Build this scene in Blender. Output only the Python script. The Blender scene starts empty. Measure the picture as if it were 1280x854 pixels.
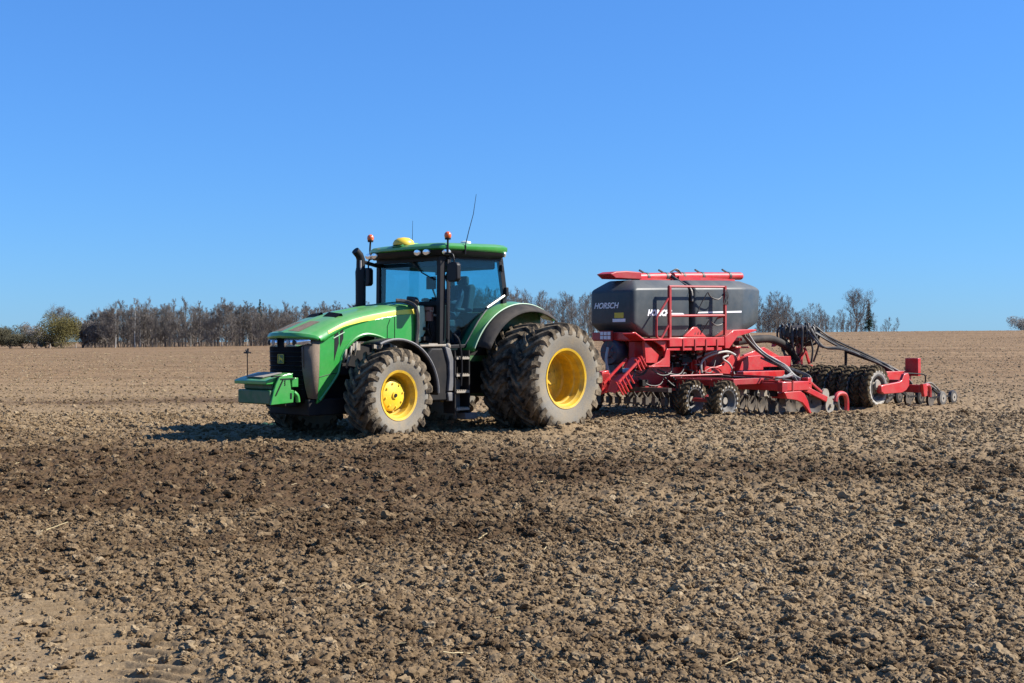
import bpy, bmesh, math, random
import numpy as np
from mathutils import Vector, Matrix

# ------------------------------------------------------------------ camera, sky, sun, exposure
SC = bpy.context.scene
COL = SC.collection
cam_d = bpy.data.cameras.new('camera')
cam = bpy.data.objects.new('camera', cam_d)
COL.objects.link(cam)
cam.location = (0, 0, 1.55)
cam.rotation_euler = (math.radians(90), 0, 0)
cam_d.sensor_width = 36.0
cam_d.lens = 36.0 * 1500 / 1280
cam_d.clip_end = 6000
SC.camera = cam

SUN = Vector((0.771, 0.03, 0.636)).normalized()
SUN_EL = math.asin(SUN.z)
SUN_ROT = math.atan2(SUN.x, SUN.y)
world = bpy.data.worlds.new('World')
SC.world = world
world.use_nodes = True
nt = world.node_tree
nt.nodes.clear()
w_out = nt.nodes.new('ShaderNodeOutputWorld')
w_bg = nt.nodes.new('ShaderNodeBackground')
w_sky = nt.nodes.new('ShaderNodeTexSky')
w_sky.sky_type = 'NISHITA'
w_sky.sun_disc = False
w_sky.sun_elevation = SUN_EL
w_sky.sun_rotation = SUN_ROT
w_sky.altitude = 300
w_sky.air_density = 1.3
w_sky.dust_density = 0.0
w_sky.ozone_density = 10.0
w_ga = nt.nodes.new('ShaderNodeGamma')
w_ga.inputs['Gamma'].default_value = 0.70
w_gr = nt.nodes.new('ShaderNodeVectorMath')
w_gr.operation = 'MULTIPLY'
w_gr.inputs[1].default_value = (0.85, 1.56, 2.55)
nt.links.new(w_sky.outputs[0], w_ga.inputs['Color'])
nt.links.new(w_ga.outputs[0], w_gr.inputs[0])
nt.links.new(w_gr.outputs[0], w_bg.inputs['Color'])
w_bg.inputs['Strength'].default_value = 0.054
nt.links.new(w_bg.outputs[0], w_out.inputs['Surface'])

sun_d = bpy.data.lights.new('sun', 'SUN')
sun_d.energy = 5.0
sun_d.angle = math.radians(0.5)
sun_d.color = (1.0, 0.95, 0.87)
sun = bpy.data.objects.new('sun', sun_d)
COL.objects.link(sun)
sun.rotation_euler = SUN.to_track_quat('Z', 'Y').to_euler()
sun.location = (20, 0, 30)

SC.view_settings.view_transform = 'Standard'
SC.view_settings.look = 'None'
SC.view_settings.gamma = 1.0
SC.view_settings.exposure = 1.05

R = math.radians
PI = math.pi
rnd = random.Random(7)

# ------------------------------------------------------------------ materials
def new_mat(name):
    m = bpy.data.materials.new(name)
    m.use_nodes = True
    return m, m.node_tree.nodes, m.node_tree.links

def paint(name, col, rough=0.45, metal=0.0, dust=0.0, dustcol=(0.27, 0.205, 0.145), scale=3.0, var=0.12, bump=0.0, bscale=60, coat=0.0, spec=0.5, updust=0.0):
    """solid colour with patchy dust, slight tone variation"""
    m, N, L = new_mat(name)
    b = N['Principled BSDF']
    tc = N.new('ShaderNodeTexCoord')
    n1 = N.new('ShaderNodeTexNoise'); n1.inputs['Scale'].default_value = scale; n1.inputs['Detail'].default_value = 6; n1.inputs['Roughness'].default_value = 0.65
    n2 = N.new('ShaderNodeTexNoise'); n2.inputs['Scale'].default_value = scale * 9; n2.inputs['Detail'].default_value = 4
    L.new(tc.outputs['Object'], n1.inputs['Vector']); L.new(tc.outputs['Object'], n2.inputs['Vector'])
    v = N.new('ShaderNodeMapRange'); v.inputs[1].default_value = .25; v.inputs[2].default_value = .75; v.inputs[3].default_value = 1 - var; v.inputs[4].default_value = 1 + var
    L.new(n2.outputs[0], v.inputs[0])
    c1 = N.new('ShaderNodeMix'); c1.data_type = 'RGBA'; c1.blend_type = 'MULTIPLY'; c1.inputs[0].default_value = 1
    c1.inputs[6].default_value = (*col, 1)
    L.new(v.outputs[0], c1.inputs[7])
    last = c1.outputs[2]
    if dust > 0 or updust > 0:
        r = N.new('ShaderNodeMapRange'); r.inputs[1].default_value = .38; r.inputs[2].default_value = .72; r.inputs[3].default_value = 0; r.inputs[4].default_value = min(1, dust * 2)
        L.new(n1.outputs[0], r.inputs[0])
        f = r.outputs[0]
        if updust > 0:
            g = N.new('ShaderNodeNewGeometry'); sx = N.new('ShaderNodeSeparateXYZ'); L.new(g.outputs['True Normal'], sx.inputs[0])
            u = N.new('ShaderNodeMapRange'); u.inputs[1].default_value = .3; u.inputs[2].default_value = 1; u.inputs[3].default_value = 0; u.inputs[4].default_value = updust
            L.new(sx.outputs[2], u.inputs[0])
            ad = N.new('ShaderNodeMath'); ad.operation = 'ADD'; ad.use_clamp = True
            L.new(f, ad.inputs[0]); L.new(u.outputs[0], ad.inputs[1]); f = ad.outputs[0]
        c2 = N.new('ShaderNodeMix'); c2.data_type = 'RGBA'; c2.inputs[7].default_value = (*dustcol, 1)
        L.new(last, c2.inputs[6]); L.new(f, c2.inputs[0]); last = c2.outputs[2]
        rr = N.new('ShaderNodeMapRange'); rr.inputs[3].default_value = rough; rr.inputs[4].default_value = .85
        L.new(f, rr.inputs[0]); L.new(rr.outputs[0], b.inputs['Roughness'])
    else:
        b.inputs['Roughness'].default_value = rough
    L.new(last, b.inputs['Base Color'])
    b.inputs['Metallic'].default_value = metal
    b.inputs['Coat Weight'].default_value = coat
    b.inputs['Coat Roughness'].default_value = .15
    b.inputs['Specular IOR Level'].default_value = spec
    if bump > 0:
        nb = N.new('ShaderNodeTexNoise'); nb.inputs['Scale'].default_value = bscale; nb.inputs['Detail'].default_value = 5
        L.new(tc.outputs['Object'], nb.inputs['Vector'])
        bp = N.new('ShaderNodeBump'); bp.inputs['Strength'].default_value = bump; bp.inputs['Distance'].default_value = .02
        L.new(nb.outputs[0], bp.inputs['Height']); L.new(bp.outputs[0], b.inputs['Normal'])
    return m

def glass_mat(name, tint, gloss=0.1):
    m, N, L = new_mat(name)
    N.remove(N['Principled BSDF'])
    out = N['Material Output']
    t = N.new('ShaderNodeBsdfTransparent'); t.inputs[0].default_value = (*tint, 1)
    g = N.new('ShaderNodeBsdfGlossy'); g.inputs[0].default_value = (.9, .95, 1, 1); g.inputs['Roughness'].default_value = .02
    lw = N.new('ShaderNodeLayerWeight'); lw.inputs[0].default_value = .5
    p4 = N.new('ShaderNodeMath'); p4.operation = 'POWER'; p4.inputs[1].default_value = 4; L.new(lw.outputs['Facing'], p4.inputs[0])
    fr = N.new('ShaderNodeMath'); fr.operation = 'MULTIPLY_ADD'; fr.inputs[1].default_value = .6; fr.inputs[2].default_value = .03; L.new(p4.outputs[0], fr.inputs[0])
    mx = N.new('ShaderNodeMixShader')
    L.new(fr.outputs[0], mx.inputs[0]); L.new(t.outputs[0], mx.inputs[1]); L.new(g.outputs[0], mx.inputs[2])
    L.new(mx.outputs[0], out.inputs['Surface'])
    return m

M = {}
M['green'] = paint('green_paint', (.020, .245, .034), .32, dust=.08, scale=2.2, var=.07, coat=.5, updust=.22, dustcol=(.30, .27, .19))
M['green_dark'] = paint('dark_green_paint', (.008, .10, .022), .5, dust=.25, scale=4)  # darker green; on front weight and emblem it carries painted shade
M['yellow'] = paint('yellow_paint', (.74, .50, .018), .4, dust=.12, scale=5, var=.06, coat=.2)
M['stripe'] = paint('yellow_stripe', (.80, .66, .05), .4, dust=.05, scale=5, var=.05)
M['rimyellow'] = paint('yellow_rim_paint', (.66, .40, .010), .45, dust=.34, scale=5, dustcol=(.20, .13, .045))
M['black'] = paint('black_plastic', (.008, .008, .010), .5, dust=.04, scale=4, spec=.25, dustcol=(.10, .08, .06))
M['chassis'] = paint('dusty_black_chassis', (.010, .010, .011), .65, dust=.12, scale=3, spec=.2, dustcol=(.09, .07, .05))
M['rubber'] = paint('fender_rubber', (.020, .019, .019), .75, dust=.22, scale=2.5, bump=.15, spec=.2, dustcol=(.12, .095, .07))
M['fendergrey'] = paint('grey_fender_plastic', (.085, .085, .088), .6, dust=.3, scale=3, dustcol=(.22, .2, .18))
M['screen'] = paint('dusty_screen', (.165, .125, .092), .9, dust=.3, scale=6, bump=.3, bscale=180, spec=.1, dustcol=(.22, .175, .13))
M['grille'] = paint('grille_mesh', (.004, .004, .005), .7, scale=5, bump=.4, bscale=140, spec=.1)
M['tyre_tread'] = paint('tyre_tread_mud', (.028, .023, .018), .95, dust=.75, scale=6, bump=.6, bscale=40, spec=.1, dustcol=(.245, .19, .125))
M['tyre_wall'] = paint('tyre_wall_dust', (.178, .166, .142), .95, dust=.55, scale=3.2, bump=.25, spec=.15, dustcol=(.25, .20, .132))
M['packer_tread'] = paint('packer_tread_mud', (.030, .022, .015), .95, dust=.6, scale=8, bump=.8, bscale=30, spec=.1, dustcol=(.17, .125, .07))
M['packer_wall'] = paint('pale_tyre_wall', (.34, .315, .27), .9, dust=.3, scale=5, bump=.2, dustcol=(.42, .38, .31))
M['redpaint'] = paint('red_paint', (.46, .009, .011), .40, dust=.20, scale=4, var=.12, coat=.25, updust=.10, dustcol=(.30, .10, .07))
M['reddark'] = paint('dark_dusty_red', (.30, .008, .011), .5, dust=.12, scale=4, dustcol=(.26, .14, .10))  # darker red under thin dust; paints the shade on the coulter bar
M['tank'] = paint('grey_tank_plastic', (.038, .047, .051), .38, dust=.14, scale=1.8, var=.10, updust=.28, dustcol=(.15, .145, .13), spec=.3)
M['white'] = paint('white_decal', (.72, .72, .72), .5, var=.03)
M['hose'] = paint('grey_hose', (.085, .08, .072), .55, dust=.3, scale=8, dustcol=(.24, .21, .16))
M['hosewhite'] = paint('pale_hose', (.40, .38, .34), .55, dust=.25, scale=8)
M['hoseblack'] = paint('black_hose', (.02, .02, .021), .5, dust=.15, scale=6)
M['steel'] = paint('bare_steel', (.42, .41, .40), .4, metal=.8, dust=.3, scale=8)
M['dirtshade'] = paint('soiled_shaded_steel', (.05, .042, .035), .6, dust=.35, scale=9, dustcol=(.16, .115, .07))  # soiled steel for discs; its dark tone also paints shade on tines
M['rimgrey'] = paint('dark_grey_rim', (.07, .07, .07), .6, dust=.3, scale=9, dustcol=(.20, .17, .13))  # dark grey rim colour with patchy dust
M['palemetal'] = paint('dusty_pale_metal', (.27, .245, .205), .75, dust=.45, scale=10, dustcol=(.24, .185, .12))
M['lens'] = paint('clear_lens', (.82, .84, .86), .14, metal=.75, var=.3, scale=12)
M['beacon'] = paint('orange_lens', (.62, .11, .02), .25, coat=.6, var=.05)
M['palegreen'] = paint('pale_green_tank', (.36, .50, .34), .5, dust=.1)
M['brown'] = paint('brown_filter', (.16, .06, .035), .5, dust=.2)
M['seat'] = paint('dark_seat_fabric', (.035, .045, .06), .8)
M['bluefan'] = paint('blue_black_housing', (.018, .03, .06), .4, dust=.15, scale=5)
M['plate_yellow'] = paint('yellow_sticker', (.55, .42, .03), .5)
M['glass'] = glass_mat('tinted_glass', (.60, .84, .89))
M['skin'] = paint('skin', (.35, .19, .13), .6, var=.04)
M['jacket'] = paint('dark_jacket', (.03, .04, .07), .85)
M['hair'] = paint('dark_hair', (.02, .015, .01), .8)

def bark_mat(name, c1, c2, trans=0.0):
    m, N, L = new_mat(name)
    b = N['Principled BSDF']
    tc = N.new('ShaderNodeTexCoord'); n = N.new('ShaderNodeTexNoise'); n.inputs['Scale'].default_value = 1.6; n.inputs['Detail'].default_value = 4
    L.new(tc.outputs['Object'], n.inputs['Vector'])
    oi = N.new('ShaderNodeObjectInfo')
    ad = N.new('ShaderNodeMath'); ad.operation = 'MULTIPLY_ADD'; ad.inputs[1].default_value = .5; ad.use_clamp = True
    sb = N.new('ShaderNodeMapRange'); sb.inputs[1].default_value = .35; sb.inputs[2].default_value = .65; sb.inputs[3].default_value = 0; sb.inputs[4].default_value = .6
    L.new(n.outputs[0], sb.inputs[0])
    L.new(oi.outputs['Random'], ad.inputs[0]); L.new(sb.outputs[0], ad.inputs[2])
    mx = N.new('ShaderNodeMix'); mx.data_type = 'RGBA'; mx.inputs[6].default_value = (*c1, 1); mx.inputs[7].default_value = (*c2, 1)
    L.new(ad.outputs[0], mx.inputs[0]); L.new(mx.outputs[2], b.inputs['Base Color'])
    b.inputs['Roughness'].default_value = .9
    b.inputs['Specular IOR Level'].default_value = .2
    return m
M['bark'] = bark_mat('grey_brown_bark', (.10, .082, .068), (.20, .165, .14))
M['birch'] = bark_mat('pale_birch_bark', (.32, .30, .27), (.42, .40, .36))
M['twig'] = bark_mat('bare_twigs', (.096, .084, .073), (.200, .175, .150))  # greyed and lightened so the colour carries some distance haze
M['willow'] = bark_mat('budding_leaves', (.072, .064, .020), (.108, .090, .030))
M['needle'] = bark_mat('spruce_needles', (.018, .042, .020), (.035, .06, .025))
M['olive'] = bark_mat('olive_brush', (.052, .048, .026), (.085, .075, .045))

def soil_mat():
    m, N, L = new_mat('tilled_earth')
    b = N['Principled BSDF']
    tc = N.new('ShaderNodeTexCoord')
    geo = N.new('ShaderNodeNewGeometry')
    def noise(s, d=5, r=.6):
        n = N.new('ShaderNodeTexNoise'); n.inputs['Scale'].default_value = s; n.inputs['Detail'].default_value = d; n.inputs['Roughness'].default_value = r
        L.new(geo.outputs['Position'], n.inputs['Vector']); return n
    def mr(src, a, b_, c=0., d=1.):
        x = N.new('ShaderNodeMapRange'); x.inputs[1].default_value = a; x.inputs[2].default_value = b_; x.inputs[3].default_value = c; x.inputs[4].default_value = d
        L.new(src, x.inputs[0]); return x.outputs[0]
    def mix(f, a, b_, t='MIX'):
        x = N.new('ShaderNodeMix'); x.data_type = 'RGBA'; x.blend_type = t
        if isinstance(f, float): x.inputs[0].default_value = f
        else: L.new(f, x.inputs[0])
        for i, v in ((6, a), (7, b_)):
            if isinstance(v, tuple): x.inputs[i].default_value = (*v, 1)
            else: L.new(v, x.inputs[i])
        return x.outputs[2]
    nfine = noise(38, 6, .7); nmid = noise(5, 5); nbig = noise(.35, 4)
    dry = mix(mr(nmid.outputs[0], .3, .7), (.180, .122, .065), (.248, .180, .104))
    mp = N.new('ShaderNodeMapping'); mp.inputs['Scale'].default_value = (.05, .9, 1)
    L.new(geo.outputs['Position'], mp.inputs['Vector']); ns = N.new('ShaderNodeTexNoise'); ns.inputs['Scale'].default_value = .8; ns.inputs['Detail'].default_value = 5
    L.new(mp.outputs[0], ns.inputs['Vector'])
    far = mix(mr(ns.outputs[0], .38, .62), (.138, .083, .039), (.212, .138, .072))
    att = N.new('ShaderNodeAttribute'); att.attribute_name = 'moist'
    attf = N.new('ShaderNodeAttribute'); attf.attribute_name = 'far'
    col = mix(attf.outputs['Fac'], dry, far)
    wet = mix(mr(nmid.outputs[0], .3, .7), (.052, .029, .013), (.092, .056, .028))
    wn = N.new('ShaderNodeMath'); wn.operation = 'MULTIPLY'; wn.use_clamp = True
    L.new(att.outputs['Fac'], wn.inputs[0]); L.new(mr(nmid.outputs[0], .25, .6, .5, 1.3), wn.inputs[1])
    col = mix(wn.outputs[0], col, wet)
    col = mix(1.0, col, mr(nfine.outputs[0], .25, .75, .66, 1.34), 'MULTIPLY')
    L.new(col, b.inputs['Base Color'])
    b.inputs['Roughness'].default_value = .95
    b.inputs['Specular IOR Level'].default_value = .15
    bp = N.new('ShaderNodeBump'); bp.inputs['Strength'].default_value = .7; bp.inputs['Distance'].default_value = .012
    nb = noise(75, 6, .75)
    L.new(nb.outputs[0], bp.inputs['Height']); L.new(bp.outputs[0], b.inputs['Normal'])
    return m
M['soil'] = soil_mat()

def clod_mat():
    m, N, L = new_mat('earth_clod')
    b = N['Principled BSDF']
    oi = N.new('ShaderNodeObjectInfo'); geo = N.new('ShaderNodeNewGeometry')
    at = N.new('ShaderNodeAttribute'); at.attribute_type = 'INSTANCER'; at.attribute_name = 'tone'
    n = N.new('ShaderNodeTexNoise'); n.inputs['Scale'].default_value = 40; n.inputs['Detail'].default_value = 6; n.inputs['Roughness'].default_value = .7
    L.new(geo.outputs['Position'], n.inputs['Vector'])
    r = N.new('ShaderNodeValToRGB')
    r.color_ramp.elements[0].color = (.052, .031, .015, 1); r.color_ramp.elements[0].position = 0
    r.color_ramp.elements[1].color = (.290, .222, .136, 1); r.color_ramp.elements[1].position = 1
    e = r.color_ramp.elements.new(.5); e.color = (.186, .128, .069, 1)
    L.new(at.outputs['Fac'], r.inputs[0])
    v = N.new('ShaderNodeMapRange'); v.inputs[1].default_value = .25; v.inputs[2].default_value = .75; v.inputs[3].default_value = .74; v.inputs[4].default_value = 1.24
    L.new(n.outputs[0], v.inputs[0])
    mx = N.new('ShaderNodeMix'); mx.data_type = 'RGBA'; mx.blend_type = 'MULTIPLY'; mx.inputs[0].default_value = 1
    L.new(r.outputs[0], mx.inputs[6]); L.new(v.outputs[0], mx.inputs[7]); L.new(mx.outputs[2], b.inputs['Base Color'])
    b.inputs['Roughness'].default_value = .95; b.inputs['Specular IOR Level'].default_value = .15
    bp = N.new('ShaderNodeBump'); bp.inputs['Strength'].default_value = .6; bp.inputs['Distance'].default_value = .008
    n2 = N.new('ShaderNodeTexNoise'); n2.inputs['Scale'].default_value = 90; n2.inputs['Detail'].default_value = 5
    L.new(geo.outputs['Position'], n2.inputs['Vector'])
    L.new(n2.outputs[0], bp.inputs['Height']); L.new(bp.outputs[0], b.inputs['Normal'])
    return m
M['clod'] = clod_mat()
M['straw'] = paint('dry_straw', (.42, .33, .17), .7, var=.2)

# ------------------------------------------------------------------ mesh helpers
class MB:
    """collects shapes, then links them as one mesh object"""
    def __init__(s): s.v = []; s.f = []; s.mi = []
    def add(s, vs, fs, mi=0):
        o = len(s.v); s.v += [tuple(p) for p in vs]; s.f += [tuple(i + o for i in f) for f in fs]; s.mi += [mi] * len(fs); return s
    def box(s, x0, x1, y0, y1, z0, z1, mi=0):
        vs = [(x, y, z) for x in (x0, x1) for y in (y0, y1) for z in (z0, z1)]
        return s.add(vs, [(0, 1, 3, 2), (4, 6, 7, 5), (0, 4, 5, 1), (2, 3, 7, 6), (0, 2, 6, 4), (1, 5, 7, 3)], mi)
    def beam(s, p0, p1, w, h, up=(0, 0, 1), mi=0):
        p0 = Vector(p0); p1 = Vector(p1); d = (p1 - p0).normalized(); u = Vector(up)
        if abs(d.dot(u)) > .98: u = Vector((1, 0, 0))
        a = d.cross(u).normalized(); b = a.cross(d).normalized()
        vs = []
        for p in (p0, p1):
            for sa, sb in ((-1, -1), (1, -1), (1, 1), (-1, 1)): vs.append(p + a * sa * w / 2 + b * sb * h / 2)
        return s.add(vs, [(0, 3, 2, 1), (4, 5, 6, 7), (0, 1, 5, 4), (1, 2, 6, 5), (2, 3, 7, 6), (3, 0, 4, 7)], mi)
    def prism(s, poly, a0, a1, axis='y', mi=0):
        """polygon (two coordinates) extruded along axis"""
        def P(p, a):
            return {'y': (p[0], a, p[1]), 'x': (a, p[0], p[1]), 'z': (p[0], p[1], a)}[axis]
        n = len(poly); vs = [P(p, a0) for p in poly] + [P(p, a1) for p in poly]
        fs = [tuple(range(n)), tuple(range(2 * n - 1, n - 1, -1))] + [(i, i + n, (i + 1) % n + n, (i + 1) % n) for i in range(n)]
        return s.add(vs, fs, mi)
    def tube(s, path, r, n=8, mi=0, cap=True):
        P = [Vector(p) for p in path]; m = len(P); rs = r if isinstance(r, (list, tuple)) else [r] * m
        vs = []; u = None
        for i in range(m):
            d = (P[min(i + 1, m - 1)] - P[max(i - 1, 0)]).normalized()
            if u is None:
                u = Vector((0, 0, 1)) if abs(d.z) < .9 else Vector((1, 0, 0))
            a = d.cross(u).normalized(); u = a.cross(d).normalized()
            for k in range(n):
                t = 2 * PI * k / n; vs.append(P[i] + (a * math.cos(t) + u * math.sin(t)) * rs[i])
        fs = [(i * n + k, i * n + (k + 1) % n, (i + 1) * n + (k + 1) % n, (i + 1) * n + k) for i in range(m - 1) for k in range(n)]
        if cap: fs += [tuple(range(n - 1, -1, -1)), tuple((m - 1) * n + k for k in range(n))]
        return s.add(vs, fs, mi)
    def curve(s, pts, r, n=7, seg=6, mi=0):
        return s.tube(smooth_path(pts, seg), r, n, mi)
    def lathe(s, prof, c=(0, 0, 0), axis='y', n=48, mi=0, closed=False, mif=None):
        """prof: (along axis, radius)"""
        m = len(prof); vs = []
        for a, r in prof:
            for k in range(n):
                t = 2 * PI * k / n; q = (r * math.cos(t), r * math.sin(t))
                p = {'y': (q[0], a, q[1]), 'x': (a, q[0], q[1]), 'z': (q[0], q[1], a)}[axis]
                vs.append((p[0] + c[0], p[1] + c[1], p[2] + c[2]))
        o = len(s.v); s.v += vs
        for i in range(m - 1 + (1 if closed else 0)):
            j = (i + 1) % m
            for k in range(n):
                s.f.append((o + i * n + k, o + i * n + (k + 1) % n, o + j * n + (k + 1) % n, o + j * n + k))
                s.mi.append(mif(i) if mif else mi)
        return s
    def disc(s, c, r, axis='y', t=.02, n=32, mi=0):
        return s.lathe([(-t / 2, .0005), (-t / 2, r), (t / 2, r), (t / 2, .0005)], c, axis, n, mi)
    def sphere(s, c, r, n=16, sc=(1, 1, 1), mi=0):
        m = n // 2; vs = []
        for i in range(m + 1):
            th = PI * i / m
            for k in range(n):
                ph = 2 * PI * k / n
                vs.append((c[0] + sc[0] * r * math.sin(th) * math.cos(ph), c[1] + sc[1] * r * math.sin(th) * math.sin(ph), c[2] + sc[2] * r * math.cos(th)))
        fs = [(i * n + k, i * n + (k + 1) % n, (i + 1) * n + (k + 1) % n, (i + 1) * n + k) for i in range(m) for k in range(n)]
        return s.add(vs, fs, mi)
    def build(s, name, mats, parent=None, loc=None, bevel=0, smooth=40, solid=0):
        me = bpy.data.meshes.new(name)
        me.from_pydata(s.v, [], s.f)
        if not isinstance(mats, (list, tuple)): mats = [mats]
        for x in mats: me.materials.append(x)
        me.polygons.foreach_set('material_index', s.mi)
        bm = bmesh.new(); bm.from_mesh(me); bmesh.ops.recalc_face_normals(bm, faces=bm.faces); bm.to_mesh(me); bm.free()
        if smooth:
            me.polygons.foreach_set('use_smooth', [True] * len(me.polygons))
            me.set_sharp_from_angle(angle=R(smooth))
        me.update()
        o = bpy.data.objects.new(name, me); COL.objects.link(o)
        if parent: o.parent = parent
        if loc: o.location = loc
        if solid:
            md = o.modifiers.new('thick', 'SOLIDIFY'); md.thickness = solid; md.offset = -1
        if bevel:
            md = o.modifiers.new('bevel', 'BEVEL'); md.width = bevel; md.segments = 2; md.limit_method = 'ANGLE'; md.angle_limit = R(35)
        return o

def smooth_path(pts, seg=6):
    P = [Vector(p) for p in pts]; out = []
    for i in range(len(P) - 1):
        p0 = P[max(i - 1, 0)]; p1 = P[i]; p2 = P[i + 1]; p3 = P[min(i + 2, len(P) - 1)]
        for k in range(seg):
            t = k / seg
            out.append(.5 * ((2 * p1) + (p2 - p0) * t + (2 * p0 - 5 * p1 + 4 * p2 - p3) * t * t + (3 * p1 - p0 - 3 * p2 + p3) * t ** 3))
    out.append(P[-1]); return out

def tag(o, label=None, cat=None, group=None, kind=None):
    if label: o['label'] = label
    if cat: o['category'] = cat
    if group: o['group'] = group
    if kind: o['kind'] = kind
    return o
def empty(name, loc, rz=0):
    o = bpy.data.objects.new(name, None); COL.objects.link(o); o.location = loc; o.rotation_euler = (0, 0, rz); o.empty_display_size = .3; return o
def copy_tree(o, parent=None, loc=None):
    c = o.copy(); COL.objects.link(c)
    if parent: c.parent = parent
    if loc is not None: c.location = loc
    for ch in list(o.children): copy_tree(ch, c)
    return c
def text_mesh(name, body, size, mat, parent, M4, shear=0.0, depth=.002, weight=0.0):
    cu = bpy.data.curves.new(name, 'FONT'); cu.body = body; cu.size = size; cu.shear = shear; cu.extrude = depth; cu.offset = weight; cu.align_x = 'LEFT'
    t = bpy.data.objects.new(name, cu); COL.objects.link(t)
    bpy.context.view_layer.update()
    me = bpy.data.meshes.new_from_object(t.evaluated_get(bpy.context.evaluated_depsgraph_get()))
    bpy.data.objects.remove(t)
    o = bpy.data.objects.new(name, me); COL.objects.link(o); me.materials.clear(); me.materials.append(mat)
    o.parent = parent; o.matrix_local = M4
    return o

# ------------------------------------------------------------------ ground height
def hash01(ix, iy, seed):
    h = (ix.astype(np.int64) * 374761393 + iy.astype(np.int64) * 668265263 + seed * 1274126177) & 0xFFFFFFFF
    h = ((h ^ (h >> 13)) * 1274126177) & 0xFFFFFFFF
    h = (h ^ (h >> 16)) & 0xFFFFFF
    return h / float(0x1000000)
def vnoise(x, y, seed):
    ix = np.floor(x).astype(np.int64); iy = np.floor(y).astype(np.int64); fx = x - ix; fy = y - iy
    fx = fx * fx * (3 - 2 * fx); fy = fy * fy * (3 - 2 * fy)
    a = hash01(ix, iy, seed); b = hash01(ix + 1, iy, seed); c = hash01(ix, iy + 1, seed); d = hash01(ix + 1, iy + 1, seed)
    return (a + (b - a) * fx) * (1 - fy) + (c + (d - c) * fx) * fy
def fbm(x, y, seed, o=4):
    t = 0; a = .5
    for i in range(o):
        t = t + a * vnoise(x * 2 ** i, y * 2 ** i, seed + i); a *= .5
    return t
def lumps(x, y, cell, seed, dens):
    X = x / cell; Y = y / cell; ix = np.floor(X).astype(np.int64); iy = np.floor(Y).astype(np.int64)
    z = np.zeros_like(x)
    for dx in (-1, 0, 1):
        for dy in (-1, 0, 1):
            jx = ix + dx; jy = iy + dy
            cx = jx + .15 + .7 * hash01(jx, jy, seed); cy = jy + .15 + .7 * hash01(jx, jy, seed + 1)
            r = (.22 + .42 * hash01(jx, jy, seed + 2) ** 1.5) * (hash01(jx, jy, seed + 3) < dens)
            d2 = (X - cx) ** 2 + (Y - cy) ** 2
            z = np.maximum(z, np.sqrt(np.maximum(r * r - d2, 0)))
    return z * cell
def sstep(x, a, b):
    t = np.clip((x - a) / (b - a), 0, 1); return t * t * (3 - 2 * t)
def terrain(x, y):
    """gentle rise towards the right-hand skyline, level round the machines"""
    u = x / np.maximum(np.hypot(x, y), 1) * 1.0
    e = np.interp(u, [-.6, -.4, -.12, .06, .19, .40, .6], [-.0068, -.0062, -.0026, .003, .0072, .0092, .0095])
    zc = 1.55 + e * 220
    s = sstep(y, 34, 225)
    s = np.where(y > 225, 1 - .25 * sstep(y, 225, 420), s)
    return zc * s * (y > 0)
def track_mask(x, y):
    """tyre track crossing the near left corner"""
    cx = -1.80 - .72 * (y - 5.44)
    w = .95
    m = 1 - sstep(np.abs(x - cx) + .12 * (fbm(x * 3, y * 3, 50) - .5) + .12 * (vnoise(x * 11, y * 11, 52) - .5), w * .35, w)
    return m * (1 - sstep(y + .5 * (vnoise(x * 4, y * 4, 53) - .5), 7.1, 8.2))
def moist_at(x, y):
    n = fbm(x * .25, y * .5, 91, 4); n2 = fbm(x * .8, y * 1.6, 95, 3)
    wob = 2.2 * (fbm(x * .35, y * .35, 98, 2) - .4)
    left = np.exp(-((y - 12.8 + wob) / 6.0) ** 2) * (1 - sstep(x + wob, -2.2, 2.8)) * 1.15
    left = np.maximum(left, .62 * (1 - sstep(x + .25 * y + wob, -1.2, 1.6)) * (1 - sstep(y, 9, 13)))
    right = np.exp(-((y - (14.6 - .08 * x) + .6 * wob) / 2.1) ** 2) * .62 * sstep(x, -1.5, .8) * (1 - .6 * sstep(x, 3, 7))
    far1 = np.exp(-((y - (34 + .3 * x)) / 2.2) ** 2) * .55 * (x < 0)
    base = np.clip(left * 1.05 + right + far1, 0, 1.2)
    return np.clip(base * (.25 + 1.5 * n) * (.55 + .9 * n2) + .22 * sstep(n, .52, .75), 0, 1) * (1 - .9 * track_mask(x, y))
def berm_spots():
    out = []
    for (ox, oy), th, pts in (((-.5521, 22.2973), R(46.2), [(3.17, 1.07), (3.17, -1.07), (3.45, 1.25), (0, 1.84), (0, 1.17), (.25, 2.05), (-.3, 2.1), (0, -1.17), (0, -1.84)]), ((.0708, 22.9469), R(43), [(-3.58, 2.2), (-3.52, 1.42), (-3.3, 2.35), (-8.93, 2.4), (-8.93, 1.6), (-8.93, .8), (-9.1, 2.5)])):
        for a, b in pts: out.append((ox - a * math.cos(th) + b * math.sin(th), oy - a * math.sin(th) - b * math.cos(th)))
    return out
BERMS = berm_spots()
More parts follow.
